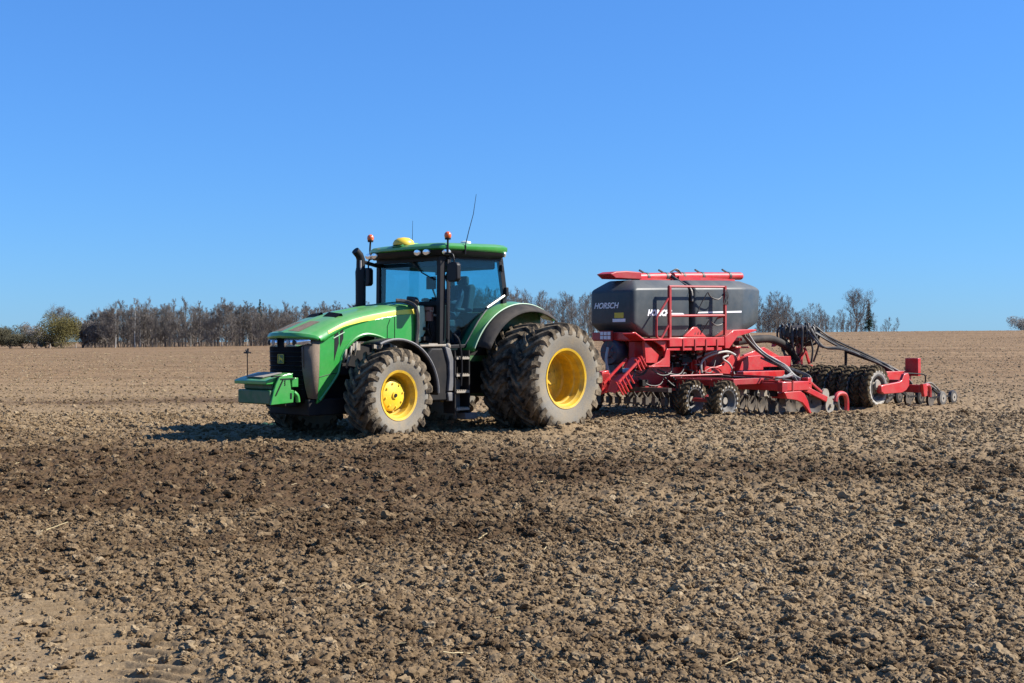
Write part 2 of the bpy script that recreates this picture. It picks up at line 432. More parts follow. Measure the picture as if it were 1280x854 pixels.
def relief(x, y, dist_fade=True):
    wx = x + .05 * (vnoise(x * 9, y * 9, 3) - .5) + .02 * (vnoise(x * 31, y * 31, 5) - .5)
    wy = y + .05 * (vnoise(x * 9, y * 9, 4) - .5) + .02 * (vnoise(x * 31, y * 31, 6) - .5)
    d = np.hypot(x, y)
    k = 1 - .88 * track_mask(x, y)
    big = lumps(wx, wy, .15, 11, .16) * .52
    mid = lumps(wx, wy, .058, 21, .48) * .85
    sm = lumps(wx, wy, .030, 31, .8) * .95
    huge = lumps(x, y * .7, .55, 37, .5) * .16 * sstep(d, 38, 60)
    fade_s = 1 - sstep(d, 13, 24); fade_m = 1 - .7 * sstep(d, 20, 80)
    h = np.maximum(np.maximum(big, mid * fade_m), sm * fade_s * .9) + .6 * sm * fade_s + huge
    h = h + .026 * (fbm(x * 28, y * 28, 61, 4) - .45) * fade_s
    h = h * (.55 + .9 * fbm(x * .7, y * .7, 71, 3)) * (1 - .3 * sstep(d, 24, 80))
    low = .07 * (fbm(x * .9, y * .9, 41, 3) - .45) + .03 * (fbm(x * 2.7, y * 2.7, 45, 2) - .4)
    for bx, by in BERMS: low = low + .075 * np.exp(-((x - bx) ** 2 + (y - by) ** 2) / .16)
    tm = track_mask(x, y)
    bars = .034 * tm * sstep(x - (-1.80 - .72 * (y - 5.44)), -.05, .25) * np.maximum(0, np.sin((y * 1.0 + .35 * np.abs(x + 1.9)) * 2 * PI / .12)) * (.4 + .8 * vnoise(x * 6, y * 6, 77))
    return h * k + low * (1 - .4 * tm) + bars - .045 * tm

# ------------------------------------------------------------------ tilled field
def grid_obj(name, X, Y, Z, attrs, mat):
    ny, nx = X.shape
    me = bpy.data.meshes.new(name)
    V = np.stack([X.ravel(), Y.ravel(), Z.ravel()], 1).astype(np.float32)
    idx = np.arange(nx * ny).reshape(ny, nx)
    F = np.stack([idx[:-1, :-1], idx[:-1, 1:], idx[1:, 1:], idx[1:, :-1]], -1).reshape(-1, 4).astype(np.int32)
    me.vertices.add(len(V)); me.vertices.foreach_set('co', V.ravel())
    me.loops.add(F.size); me.loops.foreach_set('vertex_index', F.ravel())
    me.polygons.add(len(F)); me.polygons.foreach_set('loop_start', np.arange(0, F.size, 4, dtype=np.int32))
    me.polygons.foreach_set('use_smooth', np.ones(len(F), bool))
    me.update(calc_edges=True); me.validate()
    for k, a in attrs.items():
        at = me.attributes.new(k, 'FLOAT', 'POINT'); at.data.foreach_set('value', a.ravel().astype(np.float32))
    me.materials.append(mat)
    o = bpy.data.objects.new(name, me); COL.objects.link(o); return o
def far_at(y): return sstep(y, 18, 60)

rows = [3.0]
while rows[-1] < 232:
    y = rows[-1]; rows.append(y + max(.0085, y * y / 1860 * .36))
rows = np.array(rows)
ncol = 1650
uu = np.linspace(-.62, .62, ncol)
Yg = np.repeat(rows[:, None], ncol, 1); Xg = (Yg + 3.0) * uu[None, :]
edge = np.minimum(sstep(np.abs(uu), .62, .58)[None, :] * np.ones_like(Yg), np.minimum(sstep(Yg, 3.0, 3.6), sstep(Yg, 232, 215)))
edge = np.clip(edge, 0, 1)
Zg = terrain(Xg, Yg) + relief(Xg, Yg) * edge - .14 * (1 - edge)
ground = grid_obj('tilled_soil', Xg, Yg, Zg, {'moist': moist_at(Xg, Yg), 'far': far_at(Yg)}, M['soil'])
tag(ground, kind='structure')
# the rest of the field as one coarse sheet to the horizon, sunk a little under the tilled strip
ys = np.concatenate([np.linspace(-3000, -20, 14), np.linspace(-15, 60, 76), np.linspace(62, 100, 20), np.linspace(104, 460, 90), np.linspace(500, 4000, 22)])
xs = np.concatenate([np.linspace(-4000, -320, 16), np.linspace(-300, -64, 50), np.linspace(-60, 60, 121), np.linspace(64, 300, 50), np.linspace(320, 4000, 16)])
Xc, Yc = np.meshgrid(xs, ys)
Zc = terrain(Xc, Yc) - .10 * (np.abs(Xc) < .58 * (Yc + 3.0) - 1.6) * (Yc < 226) * (Yc > 4.5) - .05
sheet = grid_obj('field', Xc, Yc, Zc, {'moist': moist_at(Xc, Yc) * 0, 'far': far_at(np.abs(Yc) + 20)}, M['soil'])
tag(sheet, kind='structure')

# ------------------------------------------------------------------ scattered clods and straw (uncountable)
def gn_scatter(name, pts, rot, scl, tone, idx, coll, mat):
    me = bpy.data.meshes.new(name)
    me.from_pydata([tuple(p) for p in pts], [], [])
    for k, a, t in (('rot', rot, 'FLOAT_VECTOR'), ('scl', scl, 'FLOAT_VECTOR'), ('tone', tone, 'FLOAT'), ('pick', idx, 'INT')):
        at = me.attributes.new(k, t, 'POINT')
        at.data.foreach_set('vector' if t == 'FLOAT_VECTOR' else 'value', np.ascontiguousarray(a).ravel())
    o = bpy.data.objects.new(name, me); COL.objects.link(o)
    g = bpy.data.node_groups.new(name + '_scatter', 'GeometryNodeTree')
    g.interface.new_socket('Geometry', in_out='INPUT', socket_type='NodeSocketGeometry')
    g.interface.new_socket('Geometry', in_out='OUTPUT', socket_type='NodeSocketGeometry')
    N = g.nodes; L = g.links
    i_ = N.new('NodeGroupInput'); o_ = N.new('NodeGroupOutput')
    ci = N.new('GeometryNodeCollectionInfo'); ci.inputs['Collection'].default_value = coll; ci.inputs['Separate Children'].default_value = True; ci.inputs['Reset Children'].default_value = True
    ip = N.new('GeometryNodeInstanceOnPoints'); ip.inputs['Pick Instance'].default_value = True
    def na(n, t):
        x = N.new('GeometryNodeInputNamedAttribute'); x.data_type = t; x.inputs[0].default_value = n; return x.outputs[0]
    L.new(i_.outputs[0], ip.inputs['Points']); L.new(ci.outputs[0], ip.inputs['Instance'])
    L.new(na('pick', 'INT'), ip.inputs['Instance Index'])
    er = N.new('FunctionNodeEulerToRotation'); L.new(na('rot', 'FLOAT_VECTOR'), er.inputs[0]); L.new(er.outputs[0], ip.inputs['Rotation'])
    L.new(na('scl', 'FLOAT_VECTOR'), ip.inputs['Scale'])
    L.new(ip.outputs[0], o_.inputs[0])
    md = o.modifiers.new('scatter', 'NODES'); md.node_group = g
    return o
def rock_mesh(name, seed, sub, mat):
    bm = bmesh.new(); bmesh.ops.create_icosphere(bm, subdivisions=sub, radius=1)
    r = random.Random(seed); ph = [(Vector((r.gauss(0, 1), r.gauss(0, 1), r.gauss(0, 1))), r.uniform(0, 6), a) for a in (1.3, 1.3, 2.4, 2.4, 2.4, 4.5, 4.5, 4.5, 8, 8, 8)]
    from mathutils import noise as mn
    off = Vector((seed * 7.3, seed * 3.1, seed))
    for v in bm.verts:
        p = v.co.normalized()
        d = 1 + .55 * mn.noise(p * 1.1 + off) + .35 * mn.noise(p * 2.6 + off) + .2 * mn.noise(p * 6 + off) + .1 * mn.noise(p * 12 + off)
        c = mn.cell(p * 1.7 + off) * .18
        v.co = p * (d + c)
        v.co.z *= .72
    me = bpy.data.meshes.new(name); bm.to_mesh(me); bm.free(); me.materials.append(mat)
    me.polygons.foreach_set('use_smooth', [True] * len(me.polygons)); me.set_sharp_from_angle(angle=R(38))
    return bpy.data.objects.new(name, me)
rng = np.random.default_rng(3)
clods = bpy.data.collections.new('clod_shapes')
for k in range(9): clods.objects.link(rock_mesh('clod_shape', k + 1, 4 if k < 5 else 3, M['clod']))
def scatter_pts(n, y0, y1, umax=.55, power=1.0):
    # uniform over the ground area of the wedge, thinned with distance
    t = rng.random(n); y = (y0 ** (2 - power) + t * (y1 ** (2 - power) - y0 ** (2 - power))) ** (1 / (2 - power))
    x = (y + 1.6) * rng.uniform(-umax, umax, n); return x, y
PX = []; 
for n, y0, y1, pw, smin, smax, al in ((200000, 3.6, 11, .6, .0055, .050, 1.8), (90000, 10, 26, .5, .011, .075, 1.9), (75000, 22, 140, 1.6, .018, .070, 2.5), (9000, 60, 210, .8, .03, .07, 2.8)):
    x, y = scatter_pts(n, y0, y1, power=pw)
    s = smin * (1 - rng.random(n)) ** (-1 / al); s = np.minimum(s, smax * rng.uniform(.6, 1, n))
    keep = (rng.random(n) > track_mask(x, y) * .80) & (rng.random(n) < .35 + .9 * fbm(x * .6, y * .6, 81, 3))
    PX.append(np.stack([x, y, s], 1)[keep])
PX = np.concatenate(PX); x, y, s = PX.T
z = terrain(x, y) + relief(x, y) + s * rng.uniform(-.25, .3, len(s))
n = len(s)
sc3 = np.stack([s * rng.uniform(.75, 1.3, n), s * rng.uniform(.75, 1.3, n), s * rng.uniform(.7, 1.1, n)], 1) * .85
rt = rng.uniform(-.5, .5, (n, 3)); rt[:, 2] = rng.uniform(0, 6.28, n)
tone = np.clip(rng.normal(.58, .16, n) + .2 * sstep(y, 20, 50) - .48 * moist_at(x, y) + .1 * (vnoise(x * .8, y * .8, 12) - .5), 0, 1)
co = gn_scatter('soil_clods', np.stack([x, y, z], 1), rt, sc3, tone, rng.integers(0, 9, n).astype(np.int32), clods, M['clod'])
tag(co, kind='stuff')
straws = bpy.data.collections.new('straw_shapes')
for k in range(4):
    mb = MB(); r = random.Random(k); pts = [(-.5 + i * .25, r.uniform(-.05, .05), r.uniform(-.02, .03)) for i in range(5)]
    mb.tube(pts, .03, 5)
    if k > 1: mb.tube([(0, 0, 0), (.2, .16, .05), (.35, .25, .03)], .02, 5)
    st = mb.build('straw_shape', M['straw']); COL.objects.unlink(st); straws.objects.link(st)
n = 5200
x, y = scatter_pts(n, 4.8, 150, power=.9)
kp = rng.random(n) < .15 + 1.3 * (fbm(x * .4, y * .4, 18, 2) - .25)
x = x[kp]; y = y[kp]; n = len(x)
s = rng.uniform(.03, .13, n) * (1 + y / 60) * np.where(rng.random(n) < .08, 2.2, 1)
z = terrain(x, y) + relief(x, y) + .015 + .02 * rng.random(n)
rt = rng.uniform(-.25, .25, (n, 3)); rt[:, 2] = rng.uniform(0, 6.28, n)
th = rng.uniform(.05, .10, n) * (1 + y / 25)
so = gn_scatter('straw_bits', np.stack([x, y, z], 1), rt, np.stack([s, np.minimum(s, th * 1.3), np.minimum(s, th)], 1), rng.random(n), rng.integers(0, 4, n).astype(np.int32), straws, M['straw'])
tag(so, kind='stuff')

# ------------------------------------------------------------------ trees on the skyline
def seg_tree(seed, h, trunk_r, spread, first, nb, lean=.03, twigs=3, up=.6, bl=.38, depth=3, twig_r=.016):
    """returns (trunk MB, crown MB) of a leafless tree"""
    r = random.Random(seed); T = MB(); Cn = MB()
    pts = []; p = Vector((0, 0, -.3)); d = Vector((r.uniform(-lean, lean), r.uniform(-lean, lean), 1)).normalized()
    nseg = 9
    for i in range(nseg + 1):
        pts.append(p.copy()); d = (d + Vector((r.gauss(0, lean), r.gauss(0, lean), .25))).normalized(); p = p + d * (h * .97 + .3) / nseg
    T.tube(pts, [trunk_r * (1 - .93 * i / nseg) + .012 for i in range(nseg + 1)], 6)
    def at(t):
        f = t * nseg; i = min(int(f), nseg - 1); return pts[i].lerp(pts[i + 1], f - i)
    def ribbon(a, b, w):
        d = (b - a); s = d.cross(Vector((r.gauss(0, 1), r.gauss(0, 1), r.gauss(0, 1))))
        if s.length < 1e-6: return
        s = s.normalized() * w
        Cn.add([a - s, a + s, b + s * .4, b - s * .4], [(0, 1, 2, 3)])
    def branch(p, d, L, rad, lev):
        n = 4; q = p.copy(); P = [q.copy()]
        for i in range(n):
            d = (d + Vector((r.gauss(0, .17), r.gauss(0, .17), r.gauss(.05, .12) + .10 * up))).normalized(); q = q + d * L / n; P.append(q.copy())
        if lev <= 1: Cn.tube(P, [max(rad * (1 - .8 * i / n), .01) for i in range(n + 1)], 3, cap=False)
        else:
            for i in range(n): ribbon(P[i], P[i + 1], max(twig_r, rad * (1 - .6 * i / n)))
        if lev < depth:
            k = {0: nb[1], 1: nb[2], 2: twigs}.get(lev, 2)
            for j in range(k):
                t = r.uniform(.25, 1.0); i = min(int(t * n), n - 1); b = P[i].lerp(P[i + 1], t * n - i)
                a = r.uniform(0, 2 * PI); per = d.orthogonal().normalized(); per.rotate(Matrix.Rotation(a, 3, d))
                nd = (d * .75 + per * r.uniform(.5, 1.0) + Vector((0, 0, .25 * up))).normalized()
                branch(b, nd, L * r.uniform(.38, .62), rad * .5, lev + 1)
    for j in range(nb[0]):
        t = first + (1 - first) * (j + r.random()) / nb[0]
        a = r.uniform(0, 2 * PI); el = up * (.6 + .6 * t)
        d0 = Vector((math.cos(a), math.sin(a), el)).normalized()
        prof = math.sin(PI * min(.98, .12 + .88 * (t - first) / (1 - first)) ** .75) ** .6
        branch(at(t), d0, h * bl * spread * (prof * .8 + .2) * r.uniform(.75, 1.15), trunk_r * (1 - t) * .55 + .02, 0)
    return T, Cn
def tree_proto(kind_seed, trunk_mat, crown_mat, **k):
    T, Cn = seg_tree(kind_seed, **k)
    return T, Cn, trunk_mat, crown_mat
def make_tree(name, label, proto, loc, rz=0, s=1., group=None):
    T, Cn, tm, cm = proto
    root = empty(name, loc, rz); root.scale = (s, s, s)
    if not hasattr(T, 'obj'):
        T.obj = T.build('trunk', tm, root); Cn.obj = Cn.build('crown', cm, root, smooth=0)
    else:
        for q in (T.obj, Cn.obj):
            c = q.copy(); COL.objects.link(c); c.parent = root
    return tag(root, label, 'tree', group)
def gz(x, y): return float(terrain(np.array([x]), np.array([y]))[0])
def atpx(u, D): return (u - 640) / 1500 * D

slim = [tree_proto(100 + k, M['birch'] if k in (1, 4) else M['bark'], M['twig'], h=9.6, trunk_r=.12, spread=.62, first=.22, nb=(24, 5, 4), twigs=3, up=.95, bl=.26) for k in range(6)]
bushy = [tree_proto(200 + k, M['bark'], M['twig'], h=7.2, trunk_r=.12, spread=.9, first=.10, nb=(28, 6, 6), twigs=4, up=.7, bl=.42) for k in range(3)]
forest = 'bare trees of the wood on the left skyline'
tr = random.Random(21)
def top_px(u):      # skyline of the wood in the photo, pixels above the field edge
    return float(np.interp(u, [100, 112, 135, 150, 180, 250, 290, 330, 440, 560, 640, 740], [30, 42, 50, 56, 58, 54, 58, 52, 54, 50, 48, 52]))
u = 104.; k = 0
while u < 475:
    D = 232 + tr.uniform(-3, 6); x = atpx(u, D); hpx = top_px(u) * tr.uniform(.82, 1.12); hh = hpx * D / 1500
    if u > 140 and k % 4 != 3:
        q = tr.randrange(6); p = slim[q]; s = hh / 9.6
        lab = 'slim bare birch with a pale trunk in the front row of the left wood' if q in (1, 4) else 'slim bare grey-brown tree in the front row of the left wood'
    else:
        p = bushy[tr.randrange(3)]; s = hh / 7.2 * .82; lab = 'lower bushy leafless tree in the front row of the left wood'
    make_tree('bare_tree', lab, p, (x, D, gz(x, D) - .1), tr.uniform(0, 6), s, forest)
    u += tr.uniform(3.6, 6.4); k += 1
# deep ranks of the wood behind the front row: one uncountable mass
wood = bpy.data.collections.new('wood_shapes')
for k in range(4):
    T, Cn = seg_tree(300 + k, h=9.0, trunk_r=.10, spread=.62, first=.12, nb=(22, 5, 4), twigs=3, up=.95, bl=.28, twig_r=.013)
    o_ = len(T.v); T.v += Cn.v; T.f += [tuple(i + o_ for i in f) for f in Cn.f]; T.mi += [1] * len(Cn.f)
    ob = T.build('wood_shape', [M['bark'], M['twig']], smooth=0); COL.objects.unlink(ob); wood.objects.link(ob)
P = []
for j in range(420):
    u = tr.uniform(102, 600); D = 238 + tr.random() ** .8 * 55; x = atpx(u, D)
    P.append((x, D, gz(x, D) - .2, top_px(u) * tr.uniform(.55, .95) * D / 1500 / 9.0))
for j in range(330):      # low brushwood along the foot of the wood
    u = tr.uniform(100, 520); D = 236 + tr.random() * 30; x = atpx(u, D)
    P.append((x, D, gz(x, D) - .3, tr.uniform(.35, .6)))
P = np.array(P); n = len(P)
wo = gn_scatter('dense_wood', P[:, :3], np.stack([np.zeros(n), np.zeros(n), rng.uniform(0, 6.28, n)], 1), np.stack([P[:, 3] * 1.1, P[:, 3] * 1.1, P[:, 3]], 1), rng.random(n), rng.integers(0, 4, n).astype(np.int32), wood, M['twig'])
tag(wo, kind='stuff')

def spruce(seed, h, w):
    r = random.Random(seed); T = MB(); Cn = MB()
    T.tube([(0, 0, -.2), (0, 0, h * .5), (0, 0, h)], [.12, .07, .01], 6)
    for j in range(520):
        t = r.random() ** .8; zz = h * (.10 + .9 * t); L = w * (1 - t) * r.uniform(.5, 1.1) + .12; a = r.uniform(0, 2 * PI)
        d = Vector((math.cos(a), math.sin(a), -.28)); p0 = Vector((0, 0, zz)); sd = Vector((-math.sin(a), math.cos(a), 0))
        for q in range(5):
            b = p0 + d * L * (q + .6) / 5
            for sg in (-1, 1):
                e = b + d * L * .22 + sd * sg * L * .24 * (1 - q / 7) + Vector((0, 0, -.05))
                Cn.add([b, b + d * .05 * L + Vector((0, 0, .06)), e, b - d * .1 * L], [(0, 1, 2, 3)])
    return T, Cn, M['bark'], M['needle']
def leafy_bush(seed, w, h, mat, n=2600, leaf=.13, twmat=None):
    n = int(n * 3.2); leaf *= 1.15; h *= 1.18; w *= 1.2
    r = random.Random(seed); T = MB(); Cn = MB()
    lobes = [(Vector((r.uniform(-.6, .6) * w, r.uniform(-.35, .35) * w, h * r.uniform(.35, .72))), r.uniform(.26, .42)) for _ in range(9)]
    for k in range(7):
        c = lobes[k][0]; T.tube([(r.uniform(-.2, .2), r.uniform(-.2, .2), -.2), (c.x * .5, c.y * .5, c.z * .55), tuple(c)], [.07, .05, .015], 5)
    for j in range(n):
        c, q = lobes[r.randrange(9)]
        v = Vector((r.gauss(0, 1), r.gauss(0, 1), r.gauss(0, 1))).normalized() * (r.random() ** .4)
        p = c + Vector((v.x * w * q * 1.1, v.y * w * q, v.z * h * q)); p.z = max(p.z, .05)
        a = Vector((r.gauss(0, 1), r.gauss(0, 1), r.gauss(0, 1))).normalized() * leaf * r.uniform(.6, 1.3); b = a.orthogonal().normalized() * leaf * .45
        Cn.add([p - a, p + b, p + a, p - b], [(0, 1, 2, 3)])
    return T, Cn, twmat or M['bark'], mat
def place(name, lab, proto, u, D, s=1, rz=0, dz=-.1, group=None):
    x = atpx(u, D); return make_tree(name, lab, proto, (x, D, gz(x, D) + dz), rz, s, group)
sp = spruce(1, 9.6, 1.5)
place('spruce_tree', 'small dark green spruce rising above the bare wood left of the tractor', sp, 325, 246, 1.0)
# left end: hedge bushes, the yellow-green willow and the round bare tree behind it
place('willow_bush', 'yellow-green budding bush below a round bare tree at the left end of the wood', leafy_bush(5, 4.6, 6.6, M['willow'], 3200, .14), 76, 226, .82)
place('bare_tree', 'rounded bare tree standing behind the yellow-green bush', tree_proto(410, M['bark'], M['twig'], h=8.3, trunk_r=.16, spread=1.0, first=.2, nb=(34, 7, 6), twigs=4, up=.6, bl=.50, twig_r=.014), 77, 233, .80, group=None)
for (u, D, w, h_, lab, m) in ((14, 236, 3.8, 4.0, 'olive-brown hedge bush at the far left edge of the skyline', 'olive'), (44, 238, 2.8, 4.4, 'brownish hedge bush just left of the yellow-green bush', 'twig'), (-8, 236, 3.5, 3.4, 'low olive bush cut by the left edge of the photo', 'olive'), (103, 231, 2.6, 4.8, 'dark leafless thicket just right of the yellow-green bush', 'twig'), (30, 232, 3.4, 2.4, 'low olive bush between the two hedge bushes on the far left', 'olive'), (58, 229, 2.2, 2.4, 'dark low thicket at the foot of the yellow-green bush', 'twig')):
    place('hedge_bush', lab, leafy_bush(int(u + 50), w, h_, M[m], 1700, .12), u, D)
# thin bare trees behind the machines and beyond the rise on the right
thin = [tree_proto(500 + k, M['birch'] if k == 1 else M['bark'], M['twig'], h=10.0, trunk_r=.085, spread=.75, first=.20, nb=(26, 6, 5), twigs=3, up=.95, bl=.28, twig_r=.0085) for k in range(5)]
right_top = lambda u: float(np.interp(u, [640, 700, 760, 900, 955, 975, 1000, 1040, 1060, 1095, 1125], [362, 366, 370, 372, 372, 366, 380, 384, 386, 394, 398]))
u = 585.; k = 0
while u < 1122:
    D = 262 + tr.uniform(-6, 14); x = atpx(u, D); zg = gz(x, D); ytop = right_top(max(u, 640)) + tr.uniform(-3, 14)
    hh = 1.55 + (427 - ytop) * D / 1500 - zg
    hid = 770 < u < 948
    if not hid:
        q = tr.randrange(5)
        lab = 'slender bare tree in the thin row seen between tractor and seed tank' if u < 780 else 'slender bare tree in the thin row beyond the rise behind the seed tank'
        make_tree('bare_tree', lab, thin[q], (x, D, zg - .1), tr.uniform(0, 6), hh / 10., 'thin bare trees between tractor and tank' if u < 780 else 'thin bare trees beyond the right-hand rise')
    u += tr.uniform(3.0, 5.6)
P = []
for j in range(330):
    u = tr.uniform(585, 1124); D = 272 + tr.random() * 35; x = atpx(u, D); zg = gz(x, D)
    if (u < 770 and j % 2) or u > 945: P.append((x, D, zg - .2, (1.55 + (427 - right_top(max(u, 640)) - tr.uniform(6, 30)) * D / 1500 - zg) / 9.0))
P = np.array(P); n = len(P)
wo2 = gn_scatter('thin_wood', P[:, :3], np.stack([np.zeros(n), np.zeros(n), rng.uniform(0, 6.28, n)], 1), np.stack([P[:, 3] * 1.0, P[:, 3] * 1.0, P[:, 3]], 1), rng.random(n), rng.integers(0, 4, n).astype(np.int32), wood, M['twig'])
tag(wo2, kind='stuff')
place('bare_tree', 'broad round-crowned bare tree standing alone beside the dark spruce on the right', tree_proto(620, M['bark'], M['twig'], h=9.2, trunk_r=.24, spread=1.25, first=.24, nb=(22, 7, 6), twigs=4, up=.75, bl=.42, twig_r=.018), 1071, 250, .80, dz=-.5)
place('spruce_tree', 'dark spruce right beside the round-crowned bare tree', spruce(3, 8.2, 1.6), 1086, 252, .84)
place('spruce_tree', 'dark tip of a small spruce showing just behind the rear mudguard', spruce(4, 8.0, 1.3), 657, 262, 1.0, dz=-.1)
place('hedge_bush', 'small bare bush on the skyline at the right edge of the photo', leafy_bush(9, 3.0, 2.6, M['twig'], 900, .10), 1279, 226, 1.0)
for (u, lab) in ((62.7, 'small pale marker post at the foot of the yellow-green bush'), (95, 'small pale marker post by the dark thicket right of the yellow-green bush')):
    x = atpx(u, 222); mb = MB(); mb.tube([(0, 0, -.2), (0, 0, .75)], .09, 8); mb.lathe([(.75, .09), (.80, .05), (.81, .001)], axis='z', n=8)
    tag(mb.build('marker_post', M['palemetal'], loc=(x, 222, gz(x, 222))), lab, 'post')

# ------------------------------------------------------------------ wheels
def tyre(name, Rr, W, rr, n, lug_h, lug_w, sweep, mats, parent, drop=.02, loc=None, ext=.10):
    mb = MB(); c = Rr - lug_h
    half = [(0, c), (.30 * W, c - .008), (.42 * W, c - .03), (.485 * W, c - .09), (.51 * W, c - .17 * (c - rr) - .08), (.50 * W, (c + rr) / 2), (.455 * W, rr + .22 * (c - rr)), (.41 * W, rr + .012), (.38 * W, rr - .02)]
    prof = [(-a, r) for a, r in half[::-1]] + half[1:]
    L = len(half)
    wall = lambda i: 1 if (i < L - 1 - 3 or i > L - 1 + 2) else 0
    mb.lathe(prof, n=64, mif=wall)
    for s in (-1, 1):
        for k in range(n):
            a0 = 2 * PI * (k + (.5 if s < 0 else 0)) / n
            secs = []
            for t in (-.05, .2, .45, .7, .92, 1.0):
                y = s * t * .5 * W; a = a0 + sweep / Rr * max(t, 0) ** 1.1
                ro = Rr - drop * t * t - (.035 if t == 1.0 else 0); ri = c - .03 - .07 * max(0, t) ** 3
                w = lug_w * (.8 + .35 * t); secs.append((y, a, ro, ri, w))
            y, a, ro, ri, w = secs[-1]
            secs.append((s * .525 * W, a + .004, Rr - ext, c - .06 - ext, w * .95))
            vs = []; fs = []
            for (y, a, ro, ri, w) in secs:
                for (o, r) in ((-.62, ri), (-.42, ro), (.42, ro), (.62, ri)):
                    an = a + o * w / Rr; vs.append((math.cos(an) * r, y, math.sin(an) * r))
            m = len(secs)
            for i in range(m - 1):
                for q in range(3):
                    b = i * 4 + q; fs.append((b, b + 1, b + 5, b + 4))
            fs += [(0, 1, 2, 3), tuple((m - 1) * 4 + q for q in (3, 2, 1, 0))]
            mb.add(vs, fs, 0)
    return mb.build(name, mats, parent, loc=loc, smooth=30)
def rim(name, rr, W, disc_y, mat, parent, hole=.0, nb=10, flip=1):
    mb = MB(); f = .40 * W
    prof = [(f - .005, rr - .015), (f + .012, rr + .028), (f + .022, rr + .026), (f + .012, rr - .012), (f - .035, rr - .03), (f - .06, rr - .055), (.10 * W, rr - .065), (.06 * W, rr - .085), (-.02 * W, rr - .085), (-.06 * W, rr - .06), (disc_y + .03, rr - .07), (disc_y, rr - .10), (disc_y - .01, rr * .62), (disc_y + .03, rr * .55), (disc_y + .03, rr * .30), (disc_y + .05, .02), (disc_y + .05, .001)]
    back = [(disc_y - .02, rr - .05), (-f, rr - .03), (-f - .015, rr + .026)]
    mb.lathe([(flip * a, r) for a, r in prof], n=56)
    mb.lathe([(flip * a, r) for a, r in back], n=56)
    for k in range(nb):
        t = 2 * PI * k / nb; mb.lathe([(0, .001), (0, .02), (flip * .03, .02), (flip * .03, .001)], (math.cos(t) * rr * .43, flip * (disc_y + .03), math.sin(t) * rr * .43), n=6)
    return mb.build(name, mat, parent, smooth=35)

# ------------------------------------------------------------------ tractor
TH = R(46.2)
T_O = (-0.5521, 22.2973, 0.0)
tractor = empty('tractor', T_O, PI + TH)
tag(tractor, 'large green tractor with yellow wheel rims pulling the red seed drill', 'tractor')
TM = [M['tyre_tread'], M['tyre_wall']]

def lerp(a, b, t): return a + (b - a) * t
def hood_z(x): return float(np.interp(x, [2.0, 2.5, 2.9, 3.3, 3.71, 4.12, 4.4, 4.55], [2.235, 2.19, 2.13, 2.065, 1.97, 1.83, 1.725, 1.675]))
def nose(y): return .25 * (abs(y) / .56) ** 4.5
# bonnet shell
mb = MB(); ys_ = [(-.560, -.205), (-.556, -.15), (-.53, -.095), (-.47, -.05), (-.36, -.016), (-.20, -.004), (-.07, .0), (-.045, .014), (0, .016)]
sec = ys_ + [(-a, b) for a, b in ys_[-2::-1]]
xs_ = [2.0, 2.3, 2.7, 3.1, 3.5, 3.8, 4.1, 4.3, 4.42, 4.50, 4.535, 4.54]
for i, xx in enumerate(xs_):
    t = max(0, (xx - 3.2) / 1.34); wsc = lerp(.95, 1.06, min(1, max(0, (xx - 2.0) / 2.2)))
    dz = -.035 if xx == 4.535 else (-.075 if xx == 4.54 else 0)
    for (y, zr) in sec:
        yy = y * wsc; bl = t ** 2
        zz = hood_z(xx) + zr * (1 if xx < 4.4 else 1 - .75 * (xx - 4.4) / .14) + dz
        mb.v.append((xx - nose(yy) * bl, yy, zz))
ns = len(sec)
for i in range(len(xs_) - 1):
    for k in range(ns - 1):
        mb.f.append((i * ns + k, i * ns + k + 1, (i + 1) * ns + k + 1, (i + 1) * ns + k)); mb.mi.append(0)
hood = mb.build('hood', M['green'], tractor, smooth=28, solid=.012)
# dusty intake screens, scoop slots and lamp on the bonnet
def on_hood(x, y, lift=.004):
    zr = float(np.interp(abs(y), [0, .045, .07, .20, .36, .47], [.016, .014, 0, -.004, -.016, -.05])); t = max(0, (x - 3.2) / 1.34)
    return (x - nose(y) * t * t, y, hood_z(x) + zr + lift)
for s in (-1, 1):
    mb = MB(); n = 6
    for i in range(n + 1):
        xx = lerp(4.42, 3.98, i / n)
        for j in range(4): mb.v.append(on_hood(xx, s * lerp(.08, .34 - .02 * i / n, j / 3)))
    for i in range(n):
        for j in range(3): mb.f.append((i * 4 + j, i * 4 + j + 1, i * 4 + j + 5, i * 4 + j + 4)); mb.mi.append(0)
    mb.build('hood_screen', M['screen'], hood)
    mb = MB(); A = [on_hood(3.74, s * .09, .004), on_hood(3.74, s * .40, .004), on_hood(3.62, s * .42, .045), on_hood(3.62, s * .09, .045)]
    B = [on_hood(3.60, s * .09, .0), on_hood(3.60, s * .42, .0)]
    mb.add(A, [(0, 1, 2, 3)]); mb.add([A[2], A[3], B[0], B[1]], [(0, 1, 2, 3)])
    mb.build('scoop_slot', M['grille'], hood)
